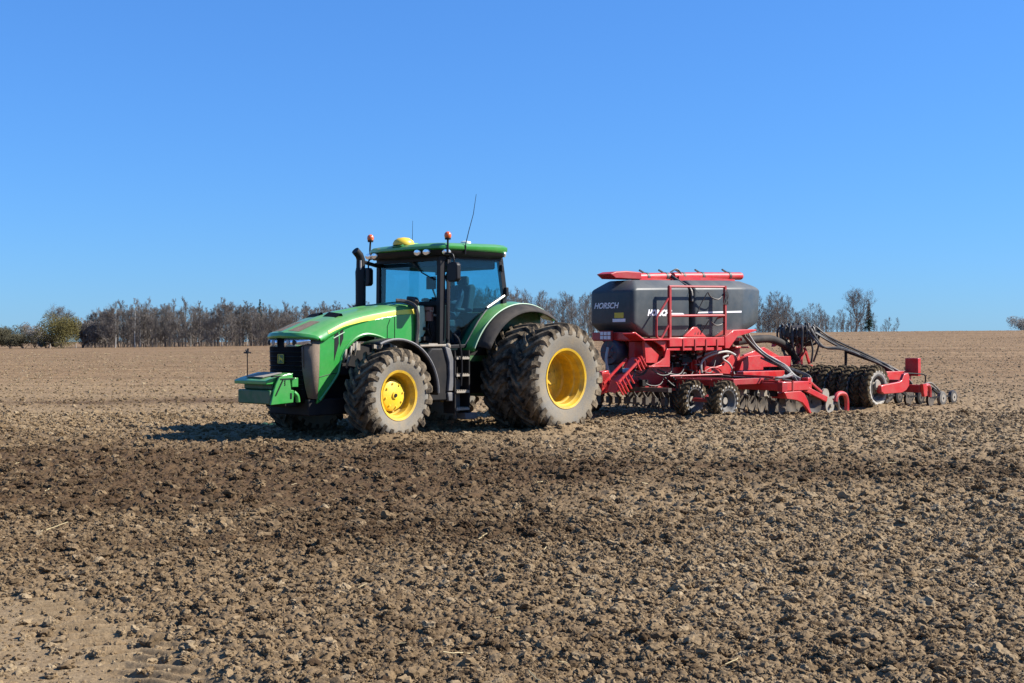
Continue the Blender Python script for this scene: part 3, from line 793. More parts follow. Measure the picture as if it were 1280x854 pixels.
# side panels with wheel arch, split line and vents
arch = [(4.175, 1.59), (4.185, .95), (4.22, .57), (4.12, .62), (4.0, .76), (3.81, .99), (3.74, 1.15), (3.69, 1.31), (3.60, 1.44), (3.47, 1.55), (3.35, 1.61), (3.22, 1.64), (3.08, 1.63), (2.94, 1.60), (2.80, 1.55), (2.14, 1.55), (2.12, 2.0), (2.16, 2.02), (2.5, 2.00), (2.9, 1.94), (3.3, 1.875), (3.71, 1.775), (4.0, 1.68), (4.12, 1.63)]
for s in (-1, 1):
    mb = MB(); mb.prism(arch, s * .535, s * .565)
    sp_ = mb.build('side_panel', M['green'], tractor, bevel=.008)
    mb = MB()
    # rib round the wheel arch
    rib = [(4.17, .62), (3.84, .99), (3.77, 1.16), (3.72, 1.32), (3.62, 1.47), (3.48, 1.585), (3.35, 1.645), (3.22, 1.67), (3.08, 1.66), (2.94, 1.63), (2.80, 1.58)]
    mb.tube(smooth_path([(a, s * .563, b) for a, b in rib], 4), .022, 6)
    mb.build('arch_rib', M['green'], sp_)
    mb = MB()
    mb.prism([(3.875, 1.70), (3.80, 1.74), (3.79, 1.52), (3.885, 1.24)], s * .566, s * .569)
    mb.prism([(3.765, 1.755), (3.70, 1.79), (3.70, 1.60), (3.765, 1.46)], s * .566, s * .569)
    mb.build('side_vent', M['black'], sp_)
    mb = MB(); mb.tube([(3.90, s * .570, 1.60), (3.68, s * .570, 1.70)], .008, 5); mb.build('vent_bar', M['palegreen'], sp_)
    for pth in ([(4.18, s * .5665, .985), (3.95, s * .5665, 1.035), (3.79, s * .5665, 1.05)], [(2.62, s * .5665, 1.57), (2.62, s * .5665, 1.97)], [(2.78, s * .5665, 1.57), (2.78, s * .5665, 1.80), (2.72, s * .5665, 1.92)]):
        mb = MB(); mb.tube(pth, .006, 5); mb.build('panel_seam', M['black'], sp_)
    mb = MB()
    mb.box(4.08, 4.17, s * .566, s * .568, 1.555, 1.60)
    mb.build('white_plate', M['white'], sp_)
    mb = MB()
    top = lambda x: hood_z(x) - .115; n = 26; lo = []
    X = [lerp(4.12, 2.14, i / n) for i in range(n + 1)]
    for i, xx in enumerate(X):
        w = lerp(.045, .085, min(1, i / 14)); wsc = lerp(.95, 1.03, min(1, max(0, (xx - 2.0) / 2.2)))
        t = max(0, (xx - 3.2) / 1.34); nx = xx - nose(.55) * t * t
        mb.v += [(nx, s * (.549 * wsc + .006), top(xx)), (nx, s * (.562 * wsc + .007), top(xx) - w * .6), (nx, s * (.566 * wsc + .006), top(xx) - w)]
    for i in range(n):
        for j in range(2): mb.f.append((i * 3 + j, i * 3 + j + 1, i * 3 + j + 4, i * 3 + j + 3)); mb.mi.append(0)
    mb.build('hood_stripe', M['stripe'], tractor)
# front grille wall, side screens, headlights, emblem
gx = lambda y: 4.50 - nose(y)
mb = MB(); n = 14
zz_ = [.58, .75, 1.05, 1.30, 1.46, 1.63]
for z in zz_:
    for i in range(n + 1):
        y = lerp(-.45, .45, i / n); mb.v.append((gx(y) - .10 * max(0, 1.2 - z) - .015, y, z))
for a in range(len(zz_) - 1):
    for i in range(n): b = a * (n + 1) + i; mb.f.append((b, b + 1, b + n + 2, b + n + 1)); mb.mi.append(0)
grille = mb.build('grille', M['grille'], tractor, solid=.02)
mb = MB()
for k in range(9):
    z = .80 + k * .073; mb.tube([(gx(y) - .10 * max(0, 1.2 - z) - .004, y, z) for y in np.linspace(-.43, .43, 12)], .006, 4)
mb.build('grille_bar', M['black'], grille)
for s in (-1, 1):
    mb = MB()
    pl = [(.43, 1.60), (.43, 1.46), (.43, 1.0), (.47, .74), (.50, .66)]
    mb.add([(gx(.43) - .004, s * .43, 1.46), (gx(.43) - .02, s * .43, 1.1), (gx(.45) - .04, s * .46, .82), (gx(.48) - .03, s * .50, .66), (4.215, s * .572, .64), (4.18, s * .572, 1.1), (4.165, s * .572, 1.60), (4.27, s * .52, 1.61)], [(0, 1, 2, 3, 4, 5, 6, 7)])
    mb.build('grille_screen', M['screen'], tractor, solid=.015)
    mb = MB(); n = 8; A = []
    for i in range(n + 1):
        y = lerp(.10, .53, i / n); mb.v += [(gx(y) + .004, s * y, 1.465 + .05 * max(0, (i - 5) / 3)), (gx(y) + .012, s * y, 1.535 + .03 * max(0, (i - 5) / 3)), (gx(y) + .004, s * y, 1.598 + .015 * i / n)]
    for i in range(n):
        for j in range(2): mb.f.append((i * 3 + j, i * 3 + j + 1, i * 3 + j + 4, i * 3 + j + 3)); mb.mi.append(0)
    hl = mb.build('headlight', M['lens'], tractor, solid=.012)
    for y in (.20, .33):
        mb = MB(); mb.lathe([(0, .001), (.006, .030), (.0, .044), (-.004, .046)], (gx(y) + .018, s * y, 1.533), 'x', 14); mb.build('headlight_bulb', M['black' if y > .3 else 'steel'], hl)
mb = MB(); mb.prism([(-.075, 1.20), (.075, 1.20), (.085, 1.215), (.085, 1.335), (.075, 1.35), (-.075, 1.35), (-.085, 1.335), (-.085, 1.215)], 4.497, 4.506, 'x')
emb = mb.build('emblem', M['green_dark'], tractor)  # dark green plate: shade on the nose put into the colour
mb = MB(); mb.prism([(.062, 1.262), (.035, 1.285), (.015, 1.288), (-.015, 1.305), (-.035, 1.33), (-.042, 1.322), (-.03, 1.30), (-.058, 1.288), (-.06, 1.28), (-.03, 1.278), (-.045, 1.25), (-.05, 1.225), (-.038, 1.228), (-.03, 1.25), (-.005, 1.262), (.02, 1.255), (.05, 1.228), (.058, 1.235), (.04, 1.262)], 4.507, 4.511, 'x')
for a, b in (((-.078, 1.207), (.078, 1.207)), ((-.078, 1.343), (.078, 1.343)), ((-.078, 1.207), (-.078, 1.343)), ((.078, 1.207), (.078, 1.343))): mb.beam((4.508, a[0], a[1]), (4.508, b[0], b[1]), .006, .006, up=(1, 0, 0))
mb.build('emblem_deer', M['plate_yellow'], emb)  # duller yellow than the stripe, toned down as painted shade
# chassis, engine, axle
mb = MB(); mb.box(2.2, 4.25, -.30, .30, .62, 1.0); mb.box(4.1, 4.62, -.26, .26, .52, .86); mb.box(3.45, 4.35, -.52, .52, .38, .64); mb.box(-.45, 2.2, -.38, .38, .62, 1.30); mb.box(2.2, 4.3, -.44, .44, 1.0, 1.5)  # low wide front box is added as dark filler for the shaded underside
mb.prism([(.9, .55), (1.75, .55), (1.75, 1.3), (.9, 1.3)], -.62, .62)
mb.build('chassis', M['chassis'], tractor, bevel=.02)
mb = MB(); er = random.Random(5)
for k in range(26):
    x = er.uniform(2.3, 3.9); z = er.uniform(1.0, 1.55); y = .46
    if er.random() < .5: mb.tube([(x, y, z), (x + er.uniform(-.1, .1), y + .05, z + er.uniform(.05, .15))], er.uniform(.02, .05), 8)
    else: mb.box(x, x + er.uniform(.05, .16), y - .05, y + er.uniform(.0, .05), z, z + er.uniform(.04, .12))
for x, z in ((3.66, 1.36), (3.55, 1.40), (3.44, 1.47), (3.60, 1.27)): mb.curve([(x, .52, z - .14), (x + .03, .60, z - .03), (x - .02, .56, z + .07)], .02)
mb.build('engine', M['palemetal'], tractor)
mb = MB(); mb.tube([(3.17, -.9, .66), (3.17, .9, .66)], .11, 12); mb.box(2.95, 3.4, -.5, .5, .55, .82); mb.tube([(3.0, .45, .72), (3.0, .95, .70)], .035, 8)
mb.build('front_axle', M['green_dark'], tractor)
mb = MB(); mb.tube([(0, -1.7, .90), (0, 1.7, .90)], .12, 16); mb.lathe([(-.55, .30), (.55, .30)], (0, 0, .90), n=20); mb.box(-.75, .3, -.35, .35, .55, 1.25)
mb.build('rear_axle', M['green_dark'], tractor)
mb = MB(); mb.beam((-.2, 0, .52), (-1.05, 0, .52), .12, .06); mb.beam((-.5, .42, .75), (-1.15, .42, .62), .06, .10); mb.beam((-.5, -.42, .75), (-1.15, -.42, .62), .06, .10); mb.beam((-.55, .3, 1.25), (-.75, .42, .72), .05, .05); mb.beam((-.55, -.3, 1.25), (-.75, -.42, .72), .05, .05)
mb.build('rear_linkage', M['chassis'], tractor)
# wheels
FR = .77; FW = .54; FRIM = .378
def front_wheel(y, steer, flip):
    mb = MB(); mb.lathe([(flip * a, r) for a, r in ((-.05, .26), (.06, .255), (.10, .235), (.115, .20), (.13, .06), (.15, .055), (.15, .001))], n=36)
    for k in range(8):
        t = 2 * PI * k / 8; mb.lathe([(flip * .11, .001), (flip * .11, .018), (flip * .135, .016), (flip * .135, .001)], (.19 * math.cos(t), 0, .19 * math.sin(t)), n=6)
    o = mb.build('front_wheel', M['yellow'], tractor, loc=(3.17, y, .69))
    o.rotation_euler = (0, R(11), steer)
    tyre('tyre', FR, FW, FRIM, 22, .052, .075, .30, TM, o)
    rim('rim', FRIM, FW, -.04 , M['rimyellow'], o, flip=flip)
    mb = MB(); mb.lathe([(flip * .15, .001), (flip * .15, .03), (flip * .165, .028), (flip * .165, .001)], n=12); mb.build('hub_cap', M['black'], o)
    return o
front_wheel(1.07, R(3.5), 1); front_wheel(-1.07, R(3.5), -1)
RR = .985; RW = .56; RRIM = .503
mb = MB(); mb.lathe([(-.24, .22), (-.19, .22), (-.19, .12), (-.12, .11), (-.12, .001)], n=24)
rw = mb.build('rear_wheel', M['rimyellow'], tractor, loc=(0, 1.84, .905))
tyre('tyre', RR, RW, RRIM, 24, .058, .085, .32, TM, rw, drop=.03); rim('rim', RRIM, RW, -.24, M['rimyellow'], rw)
for y, a in ((1.17, 5), (-1.17, 9), (-1.84, 3)):
    c = copy_tree(rw, tractor, (0, y, .905)); c.rotation_euler = (0, R(a), 0 if y > 0 else PI)
# front mudguards
def arc_plate(mb, cx, cz, r, a0, a1, y0, y1, dr=0, n=18, crown=.02, m=5):
    o = len(mb.v)
    for i in range(n + 1):
        a = R(lerp(a0, a1, i / n))
        for j in range(m):
            q = j / (m - 1); rr = r + dr * q + crown * (1 - (2 * q - 1) ** 2); mb.v.append((cx + math.cos(a) * rr, lerp(y0, y1, q), cz + math.sin(a) * rr))
    for i in range(n):
        for j in range(m - 1): b = o + i * m + j; mb.f.append((b, b + 1, b + m + 1, b + m)); mb.mi.append(0)
for s in (-1, 1):
    mb = MB(); arc_plate(mb, 3.17, .70, .885, 66, 182, s * .80, s * 1.27)
    ff = mb.build('front_fender', M['black'], tractor, solid=.02)
    mb = MB(); mb.tube([(3.17 + math.cos(R(a)) * .885, s * 1.28, .70 + math.sin(R(a)) * .885) for a in range(66, 183, 6)], .022, 6); mb.build('fender_edge', M['fendergrey'], ff)
# rear mudguards
for s in (-1, 1):
    mb = MB(); arc_plate(mb, .0, .88, 1.40, 22, 128, s * .74, s * 1.06, dr=-.06, crown=.0)
    fx = mb.build('rear_fender', M['green'], tractor, solid=.02)
    mb = MB(); arc_plate(mb, .0, .88, 1.338, 26, 124, s * 1.063, s * 1.30, dr=-.13, crown=.035)
    mb.build('fender_extension', M['rubber'], fx, solid=.02)
    mb = MB(); mb.tube([(math.cos(R(a)) * 1.348, s * 1.062, .88 + math.sin(R(a)) * 1.348) for a in range(24, 126, 4)], .012, 5); mb.build('fender_trim', M['palegreen'], fx)
    # closing wall between cab and mudguard
    mb = MB(); n = 14; poly = [(math.cos(R(a)) * 1.39, .88 + math.sin(R(a)) * 1.39) for a in np.linspace(24, 125, n)]
    mb.prism(poly + [(-.75, 1.3), (.2, 1.2), (1.2, 1.2)], s * .70, s * .735)
    mb.build('fender_wall', M['green_dark'], fx)
# cab: floor, posts, glass, roof
mb = MB(); mb.box(.35, 1.80, -.74, .74, 1.30, 1.46); mb.box(1.55, 1.80, -.70, .70, 1.46, 2.18); mb.box(.30, .75, -.70, .70, 1.46, 2.06)
cab = mb.build('cab', M['chassis'], tractor, bevel=.015)
mb = MB()
for s in (-1, 1):
    mb.beam((1.80, s * .80, 1.48), (1.78, s * .80, 3.04), .09, .12); mb.beam((1.68, s * .85, 1.46), (1.65, s * .85, 3.02), .05, .055)
    mb.tube([(1.735, s * .875, 1.6), (1.70, s * .88, 2.95)], .015, 6)
    mb.beam((.36, s * .80, 3.04), (.24, s * .80, 2.36), .07, .11); mb.beam((.24, s * .80, 2.40), (.28, s * .80, 2.10), .07, .10)
    mb.beam((1.82, s * .80, 2.98), (.34, s * .80, 3.02), .08, .09)
    mb.beam((1.68, s * .84, 1.46), (1.22, s * .84, 1.47), .05, .06)
    mb.box(.215, .275, s * .81, s * .89, 2.36, 2.52); mb.box(.33, .38, s * .81, s * .88, 2.80, 2.92)
mb.beam((1.80, -.78, 2.98), (1.80, .78, 2.98), .10, .10); mb.beam((1.80, -.78, 2.20), (1.80, .78, 2.20), .08, .08)
mb.beam((.34, -.78, 3.02), (.34, .78, 3.02), .09, .09); mb.beam((.26, -.78, 2.12), (.26, .78, 2.12), .08, .08)
mb.build('cab_frame', M['black'], tractor, bevel=.01)
gl = [(1.66, 1.50), (1.63, 2.97), (.42, 2.99), (.30, 2.38), (.74, 2.16), (.92, 1.95), (1.25, 1.50)]
for s in (-1, 1):
    mb = MB(); mb.prism(gl, s * .838, s * .842); mb.build('door_glass', M['glass'], tractor, smooth=0)
    mb = MB(); mb.tube([(.30, s * .862, 2.37), (.74, s * .862, 2.145)], .022, 6); mb.build('handle_bar', M['steel'], tractor)
    mb = MB(); mb.tube([(.72, s * .85, 2.13), (.95, s * .85, 1.90), (1.26, s * .85, 1.49)], .012, 5); mb.tube([(1.26, s * .85, 1.49), (1.62, s * .85, 1.47)], .012, 5); mb.build('door_edge', M['fendergrey'], tractor)
mb = MB(); mb.box(1.818, 1.822, -.76, .76, 2.24, 2.94); mb.build('windshield', M['glass'], tractor, smooth=0)
mb = MB(); mb.prism([(-.76, 2.16), (.76, 2.16), (.76, 2.98), (-.76, 2.98)], .298, .302, 'x'); mb.build('rear_window', M['glass'], tractor, smooth=0)
mb = MB(); mb.box(.40, 1.75, -.74, .74, 2.84, 3.03); mb.build('headliner', M['seat'], tractor, bevel=.03)
mb = MB(); mb.tube([(1.835, .10, 2.96), (1.845, .38, 2.74), (1.845, .70, 2.60)], .012, 5); mb.build('wiper', M['black'], tractor)
# roof: green shell over a black lamp band
mb = MB(); rp = [(2.02, -.80), (2.10, -.45), (2.12, 0), (2.10, .45), (2.02, .80), (1.90, .96), (1.70, 1.0), (.45, 1.0), (.30, .94), (.24, .6), (.24, -.6), (.30, -.94), (.45, -1.0), (1.70, -1.0), (1.90, -.96)]
def roof_ring(k, dz0, inset):
    cx, cy = 1.15, 0
    return [(cx + (a - cx) * (1 - inset), cy + (b - cy) * (1 - inset), lerp(dz0[0], dz0[1], (a - .24) / 1.88)) for a, b in rp]
rings = [roof_ring(0, (3.12, 3.105), .03), roof_ring(0, (3.16, 3.13), 0), roof_ring(0, (3.225, 3.165), .0), roof_ring(0, (3.265, 3.205), .05), roof_ring(0, (3.285, 3.23), .16), roof_ring(0, (3.29, 3.235), .55)]
n = len(rp); mb.v = [p for r_ in rings for p in r_]
for i in range(len(rings) - 1):
    for k in range(n): mb.f.append((i * n + k, i * n + (k + 1) % n, (i + 1) * n + (k + 1) % n, (i + 1) * n + k))
mb.f += [tuple(range(n)), tuple((len(rings) - 1) * n + k for k in range(n))]; mb.mi = [0] * len(mb.f)
roof = mb.build('roof', M['green'], tractor, smooth=45)
mb = MB(); rings = [roof_ring(0, (3.115, 3.10), .025), roof_ring(0, (3.06, 3.03), .05), roof_ring(0, (3.03, 3.00), .09)]
mb.v = [p for r_ in rings for p in r_]
for i in range(2):
    for k in range(n): mb.f.append((i * n + k, i * n + (k + 1) % n, (i + 1) * n + (k + 1) % n, (i + 1) * n + k))
mb.f += [tuple(range(n)), tuple(2 * n + k for k in range(n))]; mb.mi = [0] * len(mb.f)
mb.build('roof_band', M['black'], roof, smooth=45)
def lamp(p, d):
    mb = MB(); q = Vector(d).normalized(); rot = q.to_track_quat('Z', 'Y').to_matrix()
    mb.lathe([(-.04, .05), (.0, .062), (.012, .055), (.02, .001)], axis='z', n=16); mb.v = [tuple(rot @ Vector((v[0] * 1.35, v[1] * .85, v[2])) + Vector(p)) for v in mb.v]
    mb.build('roof_light', M['lens'], roof)
for y in (-.86, -.66, .50, .70): lamp((2.06 - .12 * (abs(y) - .5), y, 3.066), (1, 0, -.1))
lamp((1.80, .955, 3.068), (.35, .95, -.1)); lamp((.36, .94, 3.10), (-.6, .8, -.2)); lamp((.28, -.5, 3.09), (-1, 0, -.1)); lamp((1.80, -.955, 3.06), (.35, -.95, -.1))
# beacons, dome, antennas
for s, zb in ((-1, 3.43), (1, 3.355)):
    y = s * .985 if s > 0 else -1.06
    mb = MB()
    if s > 0: mb.tube([(1.80, y, 3.02), (1.80, y, 3.29)], .017, 8)
    else: mb.curve([(1.86, -.84, 3.06), (1.84, -.98, 3.07), (1.81, -1.06, 3.16), (1.80, -1.06, 3.36)], .017)
    mb.lathe([(-.05, .001), (-.05, .05), (-.02, .055), (-.02, .001)], (1.80, y, zb - .03), 'z', 12)
    be = mb.build('beacon', M['black'], tractor)
    mb = MB(); mb.lathe([(-.05, .05), (-.02, .062), (.02, .058), (.05, .035), (.06, .001)], (1.80, y, zb), 'z', 16); mb.build('beacon_lens', M['beacon'], be)
mb = MB(); mb.lathe([(0, .185), (.03, .19), (.08, .165), (.125, .10), (.14, .001)], (1.93, 0, 3.225), 'z', 24); mb.build('gps_receiver', M['yellow'], tractor)
mb = MB(); mb.prism([(2.12, 3.19), (1.72, 3.23), (1.68, 3.275), (2.02, 3.26)], -.14, .14); mb.build('receiver_bracket', M['green'], tractor, bevel=.02)
mb = MB(); mb.lathe([(0, .09), (.035, .088), (.045, .05), (.046, .001)], (1.12, .72, 3.26), 'z', 14); mb.build('satellite_puck', M['white'], tractor)
mb = MB(); mb.tube([(1.40, .99, 3.05), (1.40, 1.0, 3.20)], .018, 6); mb.tube([(1.40, 1.0, 3.20), (1.32, 1.0, 3.45), (1.21, 1.0, 3.75), (1.14, 1.0, 4.10)], [.009, .007, .006, .004], 5); mb.build('aerial', M['black'], tractor)
mb = MB(); mb.tube([(1.2, -.6, 3.24), (1.19, -.6, 3.75)], [.006, .003], 5); mb.build('aerial', M['black'], tractor)
# mirrors
for s in (-1, 1):
    mb = MB(); mb.curve([(1.84, s * .90, 3.03), (1.82, s * 1.0, 3.04), (1.80, s * 1.10, 3.02), (1.79, s * 1.13, 2.92)], .016); mb.tube([(1.79, s * 1.13, 2.95), (1.79, s * 1.13, 2.56)], .014, 6); mb.tube([(1.72, s * .88, 2.98), (1.76, s * 1.02, 2.95)], .012, 6)
    ar = mb.build('mirror', M['black'], tractor)
    mb = MB(); q = [(1.02, 2.60), (1.06, 2.555), (1.23, 2.555), (1.27, 2.60), (1.27, 2.84), (1.23, 2.885), (1.06, 2.885), (1.02, 2.84)]
    mb.prism([(s * a, b) for a, b in q], 1.76, 1.86, 'x'); mb.build('mirror_housing', M['black'], ar, bevel=.02)
    mb = MB(); mb.box(1.756, 1.758, min(s * 1.04, s * 1.25), max(s * 1.04, s * 1.25), 2.59, 2.85); mb.build('mirror_glass', M['steel'], ar)
# exhaust
mb = MB(); ex = (2.44, -.55)
mb.tube([(ex[0], ex[1], 2.05), (ex[0], ex[1], 2.60), (ex[0], ex[1], 2.76), (ex[0], ex[1], 2.84), (ex[0], ex[1], 2.98), (ex[0] + .03, ex[1], 3.05), (ex[0] + .12, ex[1], 3.13)], [.088, .090, .095, .078, .075, .073, .070], 14)
mb.tube([(ex[0] - .06, ex[1], 2.94), (1.95, -.72, 2.90)], .035, 8); mb.beam((1.95, -.72, 2.90), (1.80, -.78, 2.90), .05, .06)
mb.lathe([(0, .14), (.03, .14)], (ex[0], ex[1], 2.15), 'z', 16)
ep = mb.build('exhaust_pipe', M['black'], tractor)
mb = MB(); mb.box(2.485, 2.50, -.50, -.47, 2.80, 2.96); mb.build('heat_guard', M['steel'], ep)
# engine-side clutter between bonnet and cab on the near side
mb = MB(); mb.prism([(2.13, 2.16), (1.98, 2.16), (1.94, 1.95), (1.95, 1.72), (2.06, 1.55), (2.13, 1.52)], .42, .60); mb.build('washer_tank', M['palegreen'], tractor, bevel=.02)
mb = MB(); mb.curve([(2.17, .60, 1.50), (2.15, .61, 1.85), (2.18, .60, 2.12), (2.30, .50, 2.22), (2.45, .40, 2.24)], .035); mb.curve([(2.16, .58, 2.2), (2.05, .45, 2.26), (2.1, .3, 2.28)], .05); mb.build('intake_hose', M['hoseblack'], tractor)
mb = MB(); mb.lathe([(0, .001), (0, .075), (.16, .075), (.18, .05), (.18, .001)], (1.90, .62, 1.90), 'z', 14); mb.lathe([(.18, .085), (.24, .085), (.24, .001)], (1.90, .62, 1.90), 'z', 14); mb.build('fuel_filter', M['brown'], tractor)
mb = MB(); er = random.Random(9)
for k in range(18):
    x = er.uniform(1.72, 1.97); z = er.uniform(1.5, 2.08); mb.box(x, x + er.uniform(.03, .12), .50, er.uniform(.56, .68), z, z + er.uniform(.04, .14))
for k in range(7): mb.curve([(er.uniform(1.72, 2.0), .66, 1.5), (er.uniform(1.72, 2.0), .70, 1.75), (er.uniform(1.72, 2.0), .62, 2.05)], .012)
mb.build('hydraulic_block', M['chassis'], tractor)
mb = MB(); mb.tube([(2.40, .95, 1.475), (1.80, .98, 1.485)], .022, 8); mb.sphere((1.80, .99, 1.47), .055, 10); mb.box(2.0, 2.2, .70, .95, 1.47, 1.52); mb.box(1.86, 1.93, .64, .70, 2.06, 2.12); mb.box(1.78, 1.85, .66, .70, 1.98, 2.02); mb.build('pipe_rail', M['palemetal'], tractor)
# fuel tank, step column, steps, handrail
mb = MB(); mb.prism([(2.36, .62), (2.30, .55), (1.82, .55), (1.76, .62), (1.76, 1.40), (1.82, 1.44), (2.2, 1.44), (2.32, 1.32)], .62, 1.02); mb.build('fuel_tank', M['chassis'], tractor, bevel=.03)
mb = MB(); mb.prism([(1.93, 1.47), (1.80, 1.43), (1.71, 1.20), (1.70, .95), (1.75, .71), (1.86, .71), (1.83, .98), (1.84, 1.20)], .92, 1.06); mb.prism([(1.86, .69), (1.72, .69), (1.73, .54), (1.84, .54)], .95, 1.05); mb.build('step_cover', M['fendergrey'], tractor, bevel=.015)
for z, x0, x1 in ((1.265, 1.40, 1.70), (.975, 1.40, 1.70), (.695, 1.40, 1.70), (.40, 1.40, 1.70)):
    mb = MB(); mb.box(x0, x1, .82, 1.10, z - .018, z + .018)
    for k in range(6): mb.box(x0 + .02 + k * .048, x0 + .04 + k * .048, .83, 1.09, z + .018, z + .032)
    mb.build('step', M['palemetal'], tractor)
mb = MB(); mb.box(1.37, 1.395, .80, 1.08, .33, 1.40); mb.prism([(1.10, .62), (1.40, .62), (1.40, 1.36), (1.10, 1.36)], .60, .78); mb.box(1.70, 1.725, .80, 1.08, .33, 1.40); mb.build('step_frame', M['chassis'], tractor)
mb = MB(); mb.box(1.20, 1.47, .86, 1.08, .22, .33); mb.box(1.2, 1.5, .80, .86, .22, .9); mb.build('tool_box', M['fendergrey'], tractor, bevel=.01)
mb = MB(); mb.curve([(1.60, 1.10, .80), (1.60, 1.12, 1.2), (1.66, 1.12, 1.55), (1.70, 1.05, 1.66), (1.60, .95, 1.66)], .016); mb.build('handrail', M['black'], tractor)
# interior: seat, steering column, monitor
mb = MB(); mb.box(.55, 1.08, -.25, .25, 1.80, 1.95); mb.prism([(.62, 1.92), (.50, 2.0), (.38, 2.52), (.44, 2.60), (.55, 2.56), (.66, 2.0)], -.24, .24); mb.box(.45, .55, -.13, .13, 2.58, 2.74); mb.box(.60, 1.0, .28, .38, 2.08, 2.15); mb.box(.60, 1.0, -.38, -.28, 2.08, 2.15); mb.box(.65, .95, -.2, .2, 1.46, 1.8)
mb.build('seat', M['seat'], tractor, bevel=.04)
mb = MB(); mb.lathe([(-.016, .185), (0, .20), (.016, .185), (0, .17)], axis='z', n=24, closed=True); mb.beam((0, -.18, 0), (0, .18, 0), .03, .02); mb.tube([(0, 0, 0), (0, 0, -.6)], .035, 8)
rot = Matrix.Rotation(R(28), 3, 'Y'); mb.v = [tuple(rot @ Vector(v) + Vector((1.36, 0, 2.22))) for v in mb.v]; mb.build('steering_wheel', M['black'], tractor)
mb = MB(); mb.box(1.58, 1.62, .24, .46, 2.46, 2.68); mb.tube([(1.62, .40, 2.48), (1.62, .50, 2.30)], .018, 6); mb.tube([(1.62, .50, 2.30), (1.62, .76, 2.28)], .018, 6); mb.box(1.58, 1.64, .40, .55, 2.22, 2.32); mb.tube([(1.6, .62, 2.2), (1.6, .60, 2.5)], .012, 6); mb.build('monitor', M['black'], tractor, bevel=.012)
# front weight block on its carrier
mb = MB(); mb.box(4.60, 5.02, -.43, .43, .58, .80); mb.box(4.60, 4.94, -.38, .38, .802, .93); mb.box(4.45, 4.62, -.25, .25, .60, .90)
fwt = mb.build('front_weight', M['green_dark'], tractor, bevel=.02)  # darker green than slab and side plate: painted shade on the block
mb = MB(); mb.prism([(5.06, .885), (5.06, .945), (4.95, .985), (4.62, 1.06), (4.56, 1.05), (4.56, .97), (4.80, .89)], -.47, .40); mb.build('weight_top_slab', M['green'], fwt, bevel=.012)
mb = MB(); mb.prism([(5.02, .575), (4.60, .60), (4.585, .79), (4.64, .80), (4.66, .96), (4.60, 1.06), (4.86, 1.0), (4.92, .9), (4.96, .80)], .432, .468); mb.build('weight_side_plate', M['green'], fwt, bevel=.008)
mb = MB(); mb.box(4.50, 4.62, .36, .46, .84, .985); mb.curve([(4.58, .44, .76), (4.52, .45, .70), (4.50, .45, .60)], .04); mb.build('weight_hook', M['green'], fwt, bevel=.008)
mb = MB(); mb.prism([(4.98, .50 - .02), (4.70, .44), (4.72, .40), (5.0, .44)], 1.0, 1.02, 'z'); mb.beam((4.93, .474, .72), (4.79, .474, .97), .008, .018); mb.beam((4.84, .474, .97), (4.58, .474, .975), .008, .016); mb.box(4.63, 4.66, .469, .474, .66, .75)
for z in (.88, .91, .94): mb.lathe([(0, .001), (0, .012), (.006, .012), (.006, .001)], (4.76, .468, z), n=8)
mb.build('weight_strap', M['black'], fwt)
mb = MB(); mb.prism([(4.96, -.30), (4.98, .20), (4.68, .28), (4.66, -.25)], 1.0, 1.01, 'z')
for v in range(len(mb.v)): p = mb.v[v]; mb.v[v] = (p[0], p[1], p[2] + (4.96 - p[0]) * .215 - .005)
mb.build('weight_tray', M['palemetal'], fwt)
mb = MB(); mb.tube([(4.88, -.37, .99), (4.88, -.37, 1.37)], .008, 6); mb.lathe([(0, .001), (.01, .03), (.04, .025), (.05, .001)], (4.88, -.37, 1.36), 'z', 8); mb.beam((4.88, -.41, 1.42), (4.88, -.37, 1.37), .02, .02); mb.beam((4.88, -.35, 1.44), (4.88, -.37, 1.37), .02, .02); mb.box(4.85, 4.91, -.43, -.31, 1.36, 1.385); mb.build('guide_rod', M['black'], fwt)

